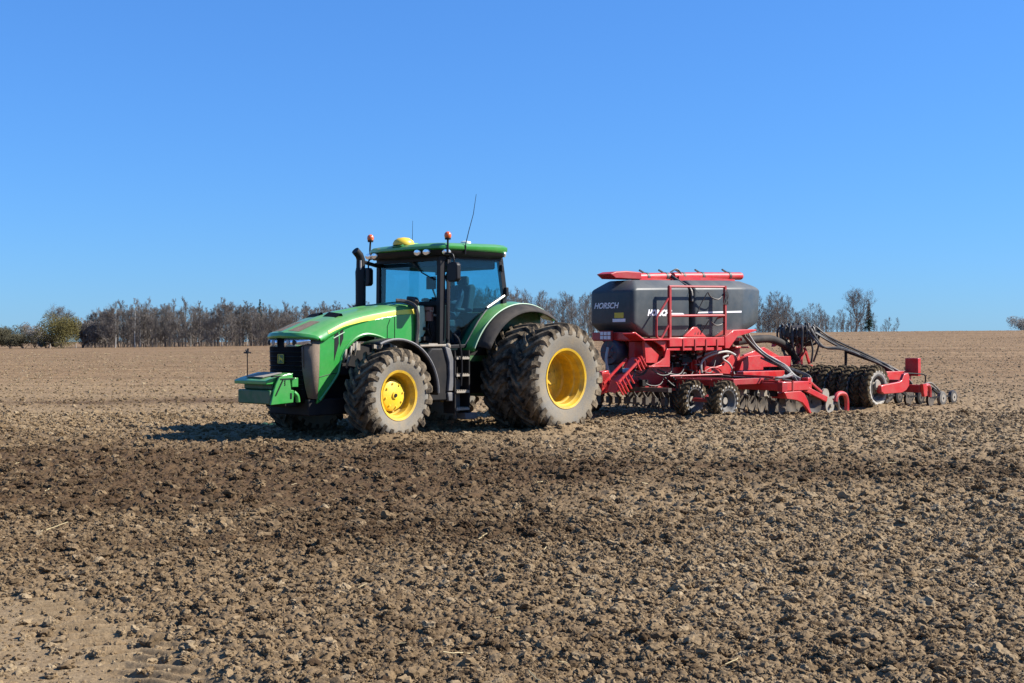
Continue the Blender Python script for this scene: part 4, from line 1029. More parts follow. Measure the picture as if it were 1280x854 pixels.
# driver, seated at the wheel
def person(name, loc, rz):
    J = {'pel': (.78, 0, 2.0, .15), 'wst': (.74, 0, 2.14, .135), 'chs': (.74, 0, 2.36, .155), 'nck': (.78, 0, 2.53, .06), 'hd0': (.80, 0, 2.60, .075), 'hd1': (.82, 0, 2.70, .095), 'hd2': (.82, 0, 2.77, .07),
         'sl': (.75, .20, 2.44, .07), 'el': (.98, .27, 2.22, .05), 'wl': (1.22, .18, 2.30, .034), 'sr': (.75, -.20, 2.44, .07), 'er': (.98, -.27, 2.22, .05), 'wr': (1.22, -.18, 2.30, .034),
         'hl': (.85, .11, 1.99, .10), 'kl': (1.25, .15, 2.02, .07), 'al': (1.38, .15, 1.60, .05), 'tl': (1.52, .15, 1.52, .04), 'hr': (.85, -.11, 1.99, .10), 'kr': (1.25, -.15, 2.02, .07), 'ar': (1.38, -.15, 1.60, .05), 'tr': (1.52, -.15, 1.52, .04)}
    E = [('pel', 'wst'), ('wst', 'chs'), ('chs', 'nck'), ('nck', 'hd0'), ('hd0', 'hd1'), ('hd1', 'hd2'), ('chs', 'sl'), ('sl', 'el'), ('el', 'wl'), ('chs', 'sr'), ('sr', 'er'), ('er', 'wr'), ('pel', 'hl'), ('hl', 'kl'), ('kl', 'al'), ('al', 'tl'), ('pel', 'hr'), ('hr', 'kr'), ('kr', 'ar'), ('ar', 'tr')]
    for sd, s in (('l', 1), ('r', -1)):
        w = Vector(J['w' + sd][:3])
        palm = w + Vector((.07, -s * .02, .0)); J['p' + sd] = (*palm, .030); E.append(('w' + sd, 'p' + sd))
        for f in range(4):
            a = palm + Vector((.035, s * (.03 - f * .02), .012)); b = a + Vector((.02, 0, -.025)); c = b + Vector((-.025, 0, -.018))
            J[f'f{sd}{f}a'] = (*a, .010); J[f'f{sd}{f}b'] = (*b, .009); J[f'f{sd}{f}c'] = (*c, .008); E += [('p' + sd, f'f{sd}{f}a'), (f'f{sd}{f}a', f'f{sd}{f}b'), (f'f{sd}{f}b', f'f{sd}{f}c')]
        a = palm + Vector((.0, -s * .04, .005)); b = a + Vector((.03, -s * .01, -.012)); J['t0' + sd] = (*a, .011); J['t1' + sd] = (*b, .009); E += [('p' + sd, 't0' + sd), ('t0' + sd, 't1' + sd)]
    ks = list(J); me = bpy.data.meshes.new(name); me.from_pydata([J[k][:3] for k in ks], [(ks.index(a), ks.index(b)) for a, b in E], [])
    o = bpy.data.objects.new(name, me); COL.objects.link(o); o.modifiers.new('skin', 'SKIN'); sb = o.modifiers.new('sub', 'SUBSURF'); sb.levels = 1; sb.render_levels = 1
    bm = bmesh.new(); bm.from_mesh(me); bm.verts.ensure_lookup_table(); ly = bm.verts.layers.skin.verify()
    for i, k in enumerate(ks): bm.verts[i][ly].radius = (J[k][3], J[k][3]); bm.verts[i][ly].use_root = (i == 0)
    bm.to_mesh(me); bm.free()
    bpy.context.view_layer.update()
    m2 = bpy.data.meshes.new_from_object(o.evaluated_get(bpy.context.evaluated_depsgraph_get()))
    bpy.data.objects.remove(o)
    m2.materials.clear(); m2.materials.append(M['jacket']); m2.materials.append(M['skin'])
    for p in m2.polygons:
        c = p.center; p.use_smooth = True
        p.material_index = 1 if (c.z > 2.55 or (c.x > 1.235 and 2.2 < c.z < 2.4)) else 0
    # origin at the seat
    base = Vector((.78, 0, 1.95))
    for v in m2.vertices: v.co -= base
    p = bpy.data.objects.new(name, m2); COL.objects.link(p); p.rotation_euler = (0, 0, rz)
    p.location = Vector(loc) + Matrix.Rotation(rz, 3, 'Z') @ base
    mb = MB(); mb.sphere((.025, 0, .765), .105, 14, (1.1, .92, .95)); mb.prism([(.09, .76), (.20, .745), (.20, .755), (.09, .79)], -.07, .07); mb.build('cap', M['hair'], p)
    mb = MB(); mb.sphere((.135, 0, .70), .017, 8, (1.2, .8, 1.3)); mb.sphere((.035, .098, .71), .022, 8, (.8, .4, 1.2)); mb.sphere((.035, -.098, .71), .022, 8, (.8, .4, 1.2)); mb.build('nose_and_ears', M['skin'], p)
    mb = MB(); mb.sphere((.122, .035, .725), .011, 8); mb.sphere((.122, -.035, .725), .011, 8); mb.box(.118, .125, -.025, .025, .655, .662); mb.build('eyes_and_mouth', M['hair'], p)
    return p
drv = person('person', T_O, PI + TH)
tag(drv, 'person in a dark jacket and cap driving, seated behind the tinted tractor cab glass', 'person')

# ------------------------------------------------------------------ seed drill
SH = R(43)
S_O = (0.0708, 22.9469, 0.0)
drill = empty('seed_drill', S_O, PI + SH)
tag(drill, 'red seed drill with a dark grey hopper tank hitched behind the green tractor', 'seed drill')
# drawbar and main frame
mb = MB(); mb.prism([(-.05, .50), (-.05, .66), (-1.9, .74), (-2.3, .86), (-3.4, .98), (-4.5, 1.13), (-5.0, 1.13), (-5.0, .66), (-3.0, .60), (-2.2, .50)], -.26, .30); mb.box(-8.6, -4.9, -.22, .22, .62, .86)
mb.box(-2.0, -1.75, -.55, .62, .62, .92); mb.prism([(-1.75, .50), (-1.75, .95), (-1.95, .98), (-2.1, .60)], .50, .62)
bar = mb.build('drawbar', M['redpaint'], drill, bevel=.015)
mb = MB(); mb.lathe([(-.06, .05), (-.06, .09), (.06, .09), (.06, .05)], (.02, 0, .56), 'z', 16, closed=True); mb.tube([(-1.1, .2, .1), (-1.1, .2, .9)], .045, 10); mb.disc((-1.1, .2, .08), .12, 'z', .03)
mb.build('tow_eye', M['chassis'], bar)
mb = MB(); mb.box(-5.0, -3.0, -.30, .34, .50, .66); mb.box(-4.7, -3.9, .30, .36, 1.0, 1.10); mb.beam((-3.05, .32, .72), (-2.3, .34, .60), .04, .05)
for x in (-3.3, -3.7, -4.1): mb.box(x, x + .10, .34, .42, .52, .62)
mb.build('lower_frame', M['reddark'], drill, bevel=.01)
# folded access ladder at the front
mb = MB()
for y in (.62, .98): mb.beam((-1.80, y, .72), (-2.48, y, 1.20), .03, .05, up=(1, 0, 1))
for (a, b) in (((-1.76, .76), (-1.97, .50)), ((-1.84, .79), (-2.05, .52)), ((-1.93, .83), (-2.13, .56)), ((-2.02, .88), (-2.22, .62)), ((-2.12, .93), (-2.30, .72)), ((-2.33, 1.20), (-2.50, .97)), ((-2.42, 1.24), (-2.60, 1.0)), ((-2.50, 1.26), (-2.66, 1.06))):
    mb.beam((a[0], .98, a[1]), (b[0], .98, b[1]), .04, .022, up=(1, 0, 0)); mb.beam((lerp(a[0], b[0], .5), .62, lerp(a[1], b[1], .5)), (lerp(a[0], b[0], .5), .98, lerp(a[1], b[1], .5)), .16, .012, up=(1, 0, .8))
mb.beam((-1.72, .90, .56), (-1.78, .95, .78), .05, .16)
mb.build('ladder', M['redpaint'], drill)
# blower
mb = MB(); mb.lathe([(.20, .001), (.20, .10), (.17, .12), (.17, .235), (.12, .27), (-.12, .27), (-.16, .24), (-.16, .001)], (-2.78, .02, 1.33), 'x', 36); mb.box(-2.92, -2.66, -.12, .12, .85, 1.10)
fan = mb.build('blower', M['bluefan'], drill)
mb = MB(); mb.curve([(-2.55, .05, 1.42), (-2.42, .12, 1.2), (-2.40, .18, 1.0), (-2.46, .2, .86)], .03); mb.build('blower_hose', M['hosewhite'], fan)
mb = MB(); mb.lathe([(.205, .001), (.205, .035), (.19, .05)], (-2.78, .02, 1.33), 'x', 12)
for k in range(8): a = k * PI / 4; mb.beam((-2.575, .02 + .05 * math.cos(a), 1.33 + .05 * math.sin(a)), (-2.585, .02 + .21 * math.cos(a), 1.33 + .21 * math.sin(a)), .006, .006)
mb.build('blower_grid', M['reddark'], fan)
# hopper tank: two moulded halves
def hull(pts, name, mat, parent, bev):
    bm = bmesh.new()
    for p in pts: bm.verts.new(p)
    bmesh.ops.convex_hull(bm, input=bm.verts)
    bmesh.ops.dissolve_limit(bm, angle_limit=R(3), verts=bm.verts, edges=bm.edges)
    bmesh.ops.bevel(bm, geom=list(bm.edges), offset=bev, segments=3, profile=.5, affect='EDGES')
    me = bpy.data.meshes.new(name); bm.to_mesh(me); bm.free(); me.materials.append(mat)
    me.polygons.foreach_set('use_smooth', [True] * len(me.polygons)); me.set_sharp_from_angle(angle=R(25))
    o = bpy.data.objects.new(name, me); COL.objects.link(o); o.parent = parent; return o
YN, YF = .66, -.56
yc = (YN + YF) / 2
def side_top(x): return lerp(2.62, 2.74, (-2.65 - x) / 3.7)
def tp(x): return lerp(2.81, 2.92, (-2.65 - x) / 3.7)
A = []
for y0, y1, yt in ((YN, .60, .40), (YF, -.50, -.30)):
    A += [(-2.64, y1, 1.90), (-2.64, y1, 2.58), (-2.72, y0, 1.90), (-2.72, y0, side_top(-2.7)), (-2.95, yt, tp(-2.9)), (-2.82, y1 * .9, 1.76), (-3.14, y0, 1.645), (-3.10, y0 * .92, 1.645),
          (-4.43, y0, 1.645), (-4.47, y0 * .93, 1.66), (-4.43, y0, side_top(-4.4)), (-4.47, y0 * .93, side_top(-4.4)), (-4.44, yt, tp(-4.4))]
tank = hull(A, 'hopper_tank', M['tank'], drill, .042)
A = []
for y0, y1, yt in ((YN, .46, .40), (YF, -.36, -.30)):
    A += [(-4.65, y0, 1.645), (-4.61, y0 * .93, 1.66), (-4.65, y0, side_top(-4.6)), (-4.61, y0 * .93, side_top(-4.6)), (-4.64, yt, tp(-4.6)),
          (-5.95, y0, 1.65), (-6.35, y0, 1.93), (-6.35, y0, side_top(-6.35)), (-6.15, yt, tp(-6.2)), (-7.20, y1, 1.98), (-7.26, y1, 2.74), (-6.75, y1 * .9, 1.80), (-7.10, y1 * .9, 2.82), (-6.70, y1 * .7, 2.92)]
tank2 = hull(A, 'hopper_tank', M['tank'], drill, .042)
mb = MB(); mb.box(-4.62, -4.46, -.40, .42, 1.66, 2.60); mb.box(-4.61, -4.47, -.26, .28, 2.60, 2.74); mb.build('tank_joint', M['black'], tank2, bevel=.01)
# moulded crease, stripes and lettering on the near side
mb = MB(); mb.prism([(-4.72, 2.155), (-4.76, 2.185), (-6.28, 2.235), (-6.28, 2.195)], YN - .001, YN + .004); mb.build('tank_stripe', M['white'], tank2)
mb = MB(); mb.prism([(-3.72, 2.090), (-3.74, 2.145), (-4.22, 2.150), (-4.30, 2.105)], YN - .001, YN + .004); mb.prism([(-3.72, 2.175), (-3.86, 2.178), (-3.86, 2.21), (-3.73, 2.207)], YN - .001, YN + .004); mb.build('tank_stripe', M['white'], tank)
def frame(o, ex, ey): # local matrix with x axis ex, y axis ey
    ex = Vector(ex).normalized(); ey = Vector(ey).normalized(); ez = ex.cross(ey)
    m = Matrix((ex, ey, ez)).transposed().to_4x4(); m.translation = Vector(o); return m
text_mesh('lettering', 'HORSCH', .165, M['white'], tank, frame((-3.08, YN + .002, 2.085), (-1, 0, .012), (0, 0, 1)), shear=.30, weight=.010)
text_mesh('lettering', 'HORSCH', .165, M['white'], tank, frame((-2.637, -.42, 2.235), (0, 1, 0), (0, 0, 1)), shear=.30, weight=.004)
mb = MB(); mb.box(-2.640, -2.636, .15, .40, 2.03, 2.14); mb.build('yellow_sticker', M['plate_yellow'], tank)
mb = MB(); mb.box(-2.640, -2.636, .10, .45, 1.95, 2.015); mb.build('white_sticker', M['white'], tank)
# filling cover: red pipe with clamps, dark scoop, loop of cable
mb = MB(); mb.tube([(-3.40, .05, 2.90), (-4.50, .05, 2.955)], .088, 12); mb.tube([(-4.62, .05, 2.965), (-7.05, .05, 3.06)], .088, 12); mb.sphere((-7.06, .05, 3.06), .088, 10)
mb.box(-4.5, -3.4, -.06, .17, 2.78, 2.89); mb.box(-6.7, -4.7, -.06, .17, 2.84, 2.97)
pipe = mb.build('cover_pipe', M['redpaint'], drill)
mb = MB()
for x in (-3.75, -4.38, -4.95, -5.62, -6.6):
    z = 2.90 + (-3.4 - x) * .046; mb.lathe([(-.04, .098), (.04, .098)], (x, .05, z), 'x', 12); mb.beam((x, .05, z + .06), (x + .22, .05, z + .14), .03, .03)
mb.curve([(-4.55, .05, 3.05), (-4.72, .10, 3.12), (-4.85, .12, 2.98), (-4.75, .16, 2.86), (-4.98, .35, 2.80)], .016); mb.curve([(-4.5, .05, 3.0), (-4.48, .35, 2.84), (-4.55, .60, 2.66), (-4.52, .665, 2.4)], .035)
mb.build('pipe_clamps', M['hoseblack'], pipe)
mb = MB(); mb.prism([(-2.44, 2.93), (-2.62, 2.985), (-2.95, 3.01), (-3.40, 3.0), (-3.42, 2.85), (-2.6, 2.84)], -.18, .22); mb.build('cover_scoop', M['reddark'], pipe, bevel=.02)
# platform, flanges and hopper bottom
mb = MB()
mb.prism([(-2.38, 1.72), (-2.62, 1.60), (-3.42, 1.61), (-3.42, 1.575), (-2.60, 1.565), (-2.34, 1.70)], .62, .98)
mb.prism([(-3.42, 1.63), (-5.26, 1.645), (-5.26, 1.46), (-3.42, 1.44)], .62, .96)
mb.prism([(-3.42, 1.42), (-5.22, 1.43), (-5.22, 1.36), (-3.42, 1.36)], .62, .93)
mb.prism([(-4.18, 1.65), (-4.50, 1.86), (-4.62, 1.86), (-4.95, 1.65)], .67, .72)
mb.prism([(-5.30, 1.655), (-5.60, 1.80), (-6.42, 1.825), (-6.46, 1.79), (-5.75, 1.66), (-5.45, 1.40), (-5.30, 1.40)], .60, .95)
mb.box(-6.4, -2.7, -.55, .60, 1.56, 1.63)
mb.box(-2.78, -2.66, -.50, .62, 1.58, 1.74)
plat = mb.build('platform', M['redpaint'], drill, bevel=.01)
mb = MB()
for x in (-3.86, -4.25, -4.62, -5.0): mb.box(x - .02, x + .02, .935, .975, 1.36, 1.60)
mb.box(-3.30, -2.75, .45, .60, 1.12, 1.54)
mb.build('platform_rib', M['reddark'], plat)
mb = MB(); mb.prism([(-3.0, 1.56), (-3.42, 1.56), (-3.42, 1.10), (-3.36, 1.10), (-3.30, 1.42), (-3.15, 1.50)], .86, .90); mb.prism([(-2.75, 1.56), (-3.42, 1.14), (-3.42, 1.10), (-2.80, 1.12)], .80, .86); mb.prism([(-3.42, 1.40), (-3.42, 1.06), (-2.85, 1.06), (-3.1, 1.14), (-3.25, 1.22), (-3.32, 1.40)], .93, .97); mb.box(-3.42, -2.76, .80, .97, 1.03, 1.06)
mb.build('front_bracket', M['redpaint'], drill, bevel=.006)
mb = MB()
for xa, xb in ((-2.9, -4.4), (-4.6, -6.0)):
    vs = [(xa, -.5, 1.60), (xb, -.5, 1.60), (xb, .6, 1.60), (xa, .6, 1.60), (lerp(xa, xb, .35), -.15, 1.0), (lerp(xa, xb, .65), -.15, 1.0), (lerp(xa, xb, .65), .30, 1.0), (lerp(xa, xb, .35), .30, 1.0)]
    mb.add(vs, [(0, 1, 2, 3), (7, 6, 5, 4), (0, 4, 5, 1), (1, 5, 6, 2), (2, 6, 7, 3), (3, 7, 4, 0)])
mb.build('hopper_bottom', M['reddark'], drill, bevel=.02)
# metering clutter under the platform
mb = MB(); er = random.Random(31)
for k in range(46):
    x = er.uniform(-5.2, -3.4); z = er.uniform(.95, 1.34); y = er.uniform(.35, .62)
    if er.random() < .5: mb.tube([(x, y, z), (x + er.uniform(-.15, .15), y + er.uniform(0, .1), z + er.uniform(-.1, .1))], er.uniform(.015, .05), 7)
    else: mb.box(x, x + er.uniform(.04, .18), y, y + .08, z, z + er.uniform(.03, .12))
met = mb.build('metering_unit', M['chassis'], drill)
mb = MB()
for k in range(14):
    x = er.uniform(-5.1, -3.5); z = er.uniform(1.0, 1.32); mb.box(x, x + er.uniform(.03, .12), .60, .66, z, z + er.uniform(.015, .05))
mb.build('metering_fittings', M['palemetal'], met)
# railing
mb = MB(); r = .024; Y = .86
mb.beam((-3.54, Y, 1.45), (-3.54, Y, 2.69), .06, .06); mb.beam((-5.41, Y, 1.62), (-5.41, Y, 2.75), .055, .055)
mb.tube([(-3.52, Y, 2.685), (-5.43, Y, 2.735)], r, 8); mb.tube([(-3.54, Y, 2.08), (-5.41, Y, 2.115)], r * 1.15, 8)
mb.curve([(-3.55, Y, 2.49), (-3.30, Y, 2.22), (-3.14, Y, 2.04), (-3.13, Y, 1.96), (-3.13, Y, 1.70), (-3.16, Y, 1.63), (-3.24, Y, 1.60), (-3.32, Y, 1.66), (-3.54, Y, 1.93)], r * .95, 7, 5)
for (a, b) in (((-5.41, .66, 2.06), (-5.41, Y, 2.10)), ((-3.54, .66, 1.62), (-3.54, Y, 1.62))): mb.tube([a, b], r * .8, 6)
rail = mb.build('railing', M['reddark'], drill)
mb = MB()
mb.curve([(-4.84, Y - .02, 2.60), (-4.96, Y - .02, 2.50), (-5.21, Y - .02, 2.46), (-5.38, Y - .02, 2.58)], .016); mb.curve([(-4.81, Y - .02, 2.58), (-4.71, Y - .10, 2.35), (-4.60, .70, 2.08)], .012)
mb.curve([(-4.96, Y - .02, 1.97), (-5.11, Y - .02, 1.90), (-5.31, Y - .02, 1.92), (-5.42, Y - .02, 2.0)], .014); mb.curve([(-4.88, Y - .02, 2.0), (-4.78, .72, 1.75), (-4.71, .70, 1.66)], .012)
for k in range(9): mb.curve([(-5.38 - .012 * k, Y + .02, 2.68), (-5.38 - .012 * k + er.uniform(-.05, .05), Y + .04, 2.52), (-5.41 + er.uniform(-.08, .12), Y + .04, 2.35)], .008)
for k in range(8): mb.tube([(-4.81 + .02 * k, .70, 1.92), (-4.76 + .03 * k + er.uniform(-.05, .05), .72, 1.70)], .007, 4)
mb.build('railing_cables', M['hoseblack'], rail)
# front lamp cluster
mb = MB(); mb.box(-2.60, -2.56, -.19, .14, 1.56, 1.77); lc = mb.build('front_lamps', M['reddark'], drill)
for a, b in ((-.165, 1.68), (-.065, 1.68), (.035, 1.68), (-.165, 1.595), (-.065, 1.595), (.035, 1.595)):
    mb = MB(); mb.box(-2.558, -2.548, a, a + .08, b, b + .07); mb.build('reflector', M['white'], lc)
# saddle frame with curved cut-out, rear box arm
mb = MB(); cut = [(-4.72, 1.12), (-4.72, .80), (-6.05, .80), (-6.42, 1.36), (-6.24, 1.36), (-5.98, 1.14), (-5.76, 1.03), (-5.50, .985), (-5.25, 1.01), (-5.02, 1.10), (-4.9, 1.20)]
mb.prism(cut, .44, .50); mb.prism(cut, -.50, -.44); mb.box(-6.0, -4.75, -.44, .44, .80, .86)
sad = mb.build('saddle_frame', M['redpaint'], drill, bevel=.008)
mb = MB()
for x in (-4.78, -4.88, -4.98, -5.08): mb.prism([(x, .84), (x - .05, .84), (x - .02, 1.14), (x + .03, 1.16)], .505, .58)
mb.build('saddle_rib', M['redpaint'], sad)
mb = MB(); mb.box(-6.62, -6.12, -.62, .62, 1.40, 1.44); mb.box(-6.52, -6.22, -.45, .45, .90, 1.40); mb.prism([(-6.28, .90), (-6.40, 1.10), (-6.60, 1.22), (-7.20, 1.24), (-7.20, .90)], .42, .60); mb.box(-8.9, -7.0, -.12, .20, .95, 1.20); mb.prism([(-7.2, 1.24), (-7.2, 1.0), (-8.9, 1.0), (-8.9, 1.10), (-8.0, 1.42)], .0, .06)
mb.box(-6.20, -6.16, .45, .49, 1.40, 1.62); mb.prism([(-8.55, 1.55), (-8.70, 1.6), (-8.78, 1.5), (-8.5, 1.42)], -.1, .0)
mb.build('rear_arm', M['redpaint'], drill, bevel=.01)
# wing toolbars carrying the discs
for s in (1, -1):
    mb = MB()
    a, b = sorted((s * .5, s * 2.36)); mb.box(-5.44, -5.30, a, b, .53, .69); mb.box(-6.46, -6.32, a, b, .53, .69)
    a, b = sorted((s * 2.18, s * 2.40)); mb.box(-6.30, -5.32, min(s * 2.19, s * 2.40), max(s * 2.19, s * 2.40), .52, .71)
    mb.box(-6.30, -5.45, min(s * 1.0, s * 1.14), max(s * 1.0, s * 1.14), .55, .67)
    wing = mb.build('wing_frame', M['redpaint'], drill, bevel=.012)
    mb = MB(); mb.box(-5.46, -5.28, min(s * 2.30, s * 2.42), max(s * 2.30, s * 2.42), .505, .70); mb.box(-5.70, -5.66, min(s * 2.19, s * 2.415), max(s * 2.19, s * 2.415), .50, .73); mb.box(-5.36, -5.30, min(s * .9, s * 2.3), max(s * .9, s * 2.3), .71, .74); mb.beam((-5.34, s * 1.1, .74), (-5.20, s * 1.25, 1.0), .03, .05)
    mb.tube([(-5.3, s * .4, .86), (-5.3, s * 2.2, .80)], .022, 6); mb.tube([(-3.5, s * .9, .84), (-5.2, s * .95, .84)], .02, 6)
    mb.build('wing_plate', M['reddark'], wing)
    # row of seedbed discs on sprung arms
    for xr, off, tilt in ((-5.42, 0, 14), (-6.42, .12, -14)):
        for k in range(7):
            y = s * (.55 + .26 * k + off); mb = MB()
            mb.curve([(xr, y, .53), (xr - .06, y, .44), (xr - .16, y, .36), (xr - .22, y, .22)], .028, 6, 3)
            mb.box(xr - .05, xr + .05, y - .06, y + .06, .40, .53)
            ar = mb.build('disc_arm', M['palemetal'] if k % 2 else M['chassis'], drill)
            mb = MB(); n = 22; prof = [(-.03, .001), (-.03, .08), (0, .15), (.012, .225), (.006, .225), (-.012, .15), (-.045, .08)]
            mb.lathe(prof, n=n); rot = Matrix.Rotation(R(tilt), 3, 'Z'); mb.v = [tuple(rot @ Vector(v) + Vector((xr - .22, y + .05, .19))) for v in mb.v]
            mb.build('disc', M['dirtshade'], ar)
# near-side marker shield, trailing arm, closing disc, hook
mb = MB(); n = 12; S0 = [(-5.36, .50), (-5.95, .51), (-6.10, .44), (-6.22, .30), (-6.30, .12), (-6.36, .03), (-6.30, .02), (-6.18, .14), (-6.02, .26), (-5.80, .32), (-5.45, .36)]
mb.prism(S0, 2.36, 2.42); mb.box(-5.80, -5.50, 2.0, 2.37, .36, .47); mb.build('side_shield', M['redpaint'], drill, bevel=.01)
mb = MB(); mb.beam((-6.22, 2.34, .55), (-6.98, 2.38, .30), .06, .12); mb.beam((-6.35, 2.28, .76), (-6.86, 2.34, .46), .05, .05); mb.box(-6.42, -6.28, 2.22, 2.38, .66, .78); mb.build('trailing_arm', M['redpaint'], drill, bevel=.01)
mb = MB(); mb.disc((-7.14, 2.36, .155), .165, t=.03); mb.disc((-7.02, 2.32, .40), .13, t=.05); mb.disc((-7.14, 2.40, .155), .04, t=.05); mb.beam((-6.98, 2.34, .30), (-7.32, 2.36, .34), .04, .05); mb.build('closing_disc', M['palemetal'], drill)
mb = MB(); mb.tube(smooth_path([(-7.34, 2.38, .24), (-7.36, 2.38, .33), (-7.45, 2.38, .40), (-7.62, 2.38, .41), (-7.74, 2.38, .36), (-7.80, 2.38, .22), (-7.80, 2.38, .02)], 4), .052, 8); mb.build('tine_hook', M['redpaint'], drill)
mb = MB(); mb.tube([(-7.42, 2.38, .33), (-7.50, 2.38, .02)], .03, 6); mb.tube([(-7.40, 2.34, .20), (-7.62, 2.34, .04)], .025, 6); mb.build('tine', M['palemetal'], drill)
# gauge wheels in front
def gauge(y, x, parent=None):
    mb = MB(); mb.lathe([(.0, .001), (.0, .06), (.05, .07), (.05, .001)], n=12); mb.lathe([(-.085, .001), (-.085, .12), (-.075, .12), (-.075, .001)], n=24)
    o = mb.build('gauge_wheel', M['palemetal'], drill, loc=(x, y, .375)); return o
gw = gauge(2.20, -3.58)
tyre('tyre', .415, .27, .225, 18, .040, .055, .15, [M['packer_tread'], M['packer_wall']], gw, drop=.02, ext=.06); rim('rim', .225, .27, -.09, M['rimgrey'], gw, nb=6)
for x, y, a in ((-3.52, 1.42, 12), (-3.58, -2.2, 3), (-3.52, -1.42, 8)):
    c = copy_tree(gw, drill, (x, y, .375)); c.rotation_euler = (0, R(a), 0 if y > 0 else PI)
mb = MB()
for s in (-1, 1):
    mb.tube([(-3.55, s * 1.2, .375), (-3.55, s * 2.1, .375)], .04, 8); mb.beam((-3.55, s * 1.80, .40), (-4.3, s * 1.80, .72), .08, .10); mb.box(-5.4, -4.2, min(s * 1.72, s * 1.88), max(s * 1.72, s * 1.88), .66, .78)
mb.box(-4.3, -4.18, -2.0, 2.0, .64, .78)
for s in (-1, 1):
    for k in range(3): mb.beam((-3.3 - .35 * k, s * 1.2, .80), (-3.6 - .35 * k, s * 1.9, .78), .035, .03)
mb.build('gauge_axle', M['reddark'], drill, bevel=.008)
mb = MB()
for k in range(10):
    y = -1.1 + .25 * k; mb.curve([(-2.9, y, .56), (-3.0, y, .44), (-3.1, y, .34), (-3.02, y, .20)], .026, 6, 3); mb.box(-3.08, -2.98, y - .05, y + .05, .26, .40)
mb.box(-2.95, -2.85, -1.3, 1.4, .54, .62)
mb.build('levelling_tines', M['dirtshade'], drill)  # dark steel colour paints in the deep shade below the drawbar
# hydraulic lines and brackets hung about the frame
er = random.Random(77)
for k in range(16):
    x = -2.4 - .24 * k; y0 = er.uniform(.34, .5); z0 = er.uniform(.78, 1.02); L_ = er.uniform(.35, .9)
    mb = MB(); mb.curve([(x, y0, z0), (x - L_ * .3, y0 + .10, z0 - er.uniform(.05, .2)), (x - L_ * .7, y0 + .12, z0 - er.uniform(.0, .15)), (x - L_, y0 + er.uniform(-.02, .1), z0 + er.uniform(-.05, .25))], er.choice((.012, .016, .02)), 6, 5)
    mb.build('hydraulic_hose', M['hoseblack'] if k % 4 else M['hose'], drill)
for k in range(9):
    x = -2.5 - .42 * k; mb = MB(); z = er.uniform(.52, .68)
    mb.box(x, x + er.uniform(.08, .2), .36, .36 + er.uniform(.06, .2), z, z + er.uniform(.06, .14)); mb.build('frame_bracket', M['chassis'] if k % 3 else M['reddark'], drill, bevel=.008)
for s in (1, -1):
    for xx in (-4.5, -5.05, -5.9, -6.1):
        mb = MB(); mb.beam((xx, s * .5, .80), (xx - .1, s * 1.75, .76), .05, .06); mb.build('cross_member', M['chassis'], drill)
    for q in range(5):
        y = s * (.7 + .3 * q); mb = MB(); mb.curve([(-5.37, y, .72), (-5.45, y + .05, .80), (-5.75, y + .08, .78), (-6.1, y, .74), (-6.38, y, .70)], .016, 5, 4); mb.build('hydraulic_hose', M['hose'] if q % 2 else M['hoseblack'], drill)
# pale hoses arching over the saddle
mb = MB(); y = .66
mb.curve([(-4.86, y, .88), (-4.84, y, 1.05), (-4.95, y, 1.18), (-5.3, y, 1.28), (-5.75, y, 1.33), (-6.05, y, 1.25)], .026, 7); mb.curve([(-4.80, y - .1, 1.20), (-5.1, y - .1, 1.27), (-5.6, y - .1, 1.35), (-5.95, y - .1, 1.29)], .024, 7); mb.curve([(-5.80, y, 1.24), (-5.60, y, 1.18), (-5.85, y, 1.05), (-6.02, y, .82)], .022, 7)
mb.build('pale_hoses', M['hosewhite'], drill)
mb = MB(); mb.curve([(-5.0, .62, .90), (-5.2, .64, .98), (-5.45, .64, .97), (-5.6, .62, .9)], .018); mb.build('arm_hose', M['reddark'], drill)
# big air hose and distributor tower
mb = MB(); mb.curve([(-6.9, .05, 1.55), (-7.75, .0, 1.60), (-8.40, 0, 1.60), (-9.02, 0, 1.42), (-9.35, 0, 1.15), (-9.45, 0, .95)], .095, 14, 6)
mb.build('air_hose', M['rubber'], drill)
mb = MB(); mb.tube([(-9.55, 0, .78), (-9.55, 0, 1.52)], .085, 14); mb.box(-9.75, -9.2, -.25, .25, .72, .98); mb.beam((-9.3, .1, 1.0), (-9.62, .15, 1.35), .04, .04); mb.beam((-9.8, .12, 1.0), (-9.62, .1, 1.4), .05, .05)
tow = mb.build('distributor_tower', M['redpaint'], drill)
mb = MB(); mb.lathe([(1.50, .09), (1.56, .20), (1.66, .36), (1.88, .37), (1.94, .30), (1.95, .001)], (-9.55, 0, 0), 'z', 24)
for k in range(26):
    a = 2 * PI * k / 26 + er.uniform(-.08, .08); c, s_ = math.cos(a), math.sin(a); q = er.uniform(.42, .56); zt = er.uniform(1.84, 1.98)
    P = [(-9.55 + .33 * c, .33 * s_, 1.80), (-9.55 + q * .9 * c, q * .9 * s_, zt), (-9.55 + q * c, q * s_, er.uniform(1.66, 1.78))]
    if er.random() < .55: P += [(-9.55 + q * c + er.uniform(-.1, .05), q * s_ + er.uniform(-.1, .1), er.uniform(1.3, 1.55)), (-9.55 + .3 * c + er.uniform(-.2, .1), .3 * s_ + er.uniform(-.25, .25), er.uniform(.95, 1.2))]
    else: P += [(-9.55 + q * .8 * c, q * .8 * s_, er.uniform(1.45, 1.6)), (-9.55 + .15 * c, .15 * s_, er.uniform(1.4, 1.5))]
    mb.curve(P, .024, 6, 4)
for k in range(5): a = k * 1.26; mb.tube([(-9.55 + .25 * math.cos(a), .25 * math.sin(a), 1.92), (-9.55 + .25 * math.cos(a), .25 * math.sin(a), 2.01)], .035, 8)
head = mb.build('distributor_head', M['hoseblack'], tow)
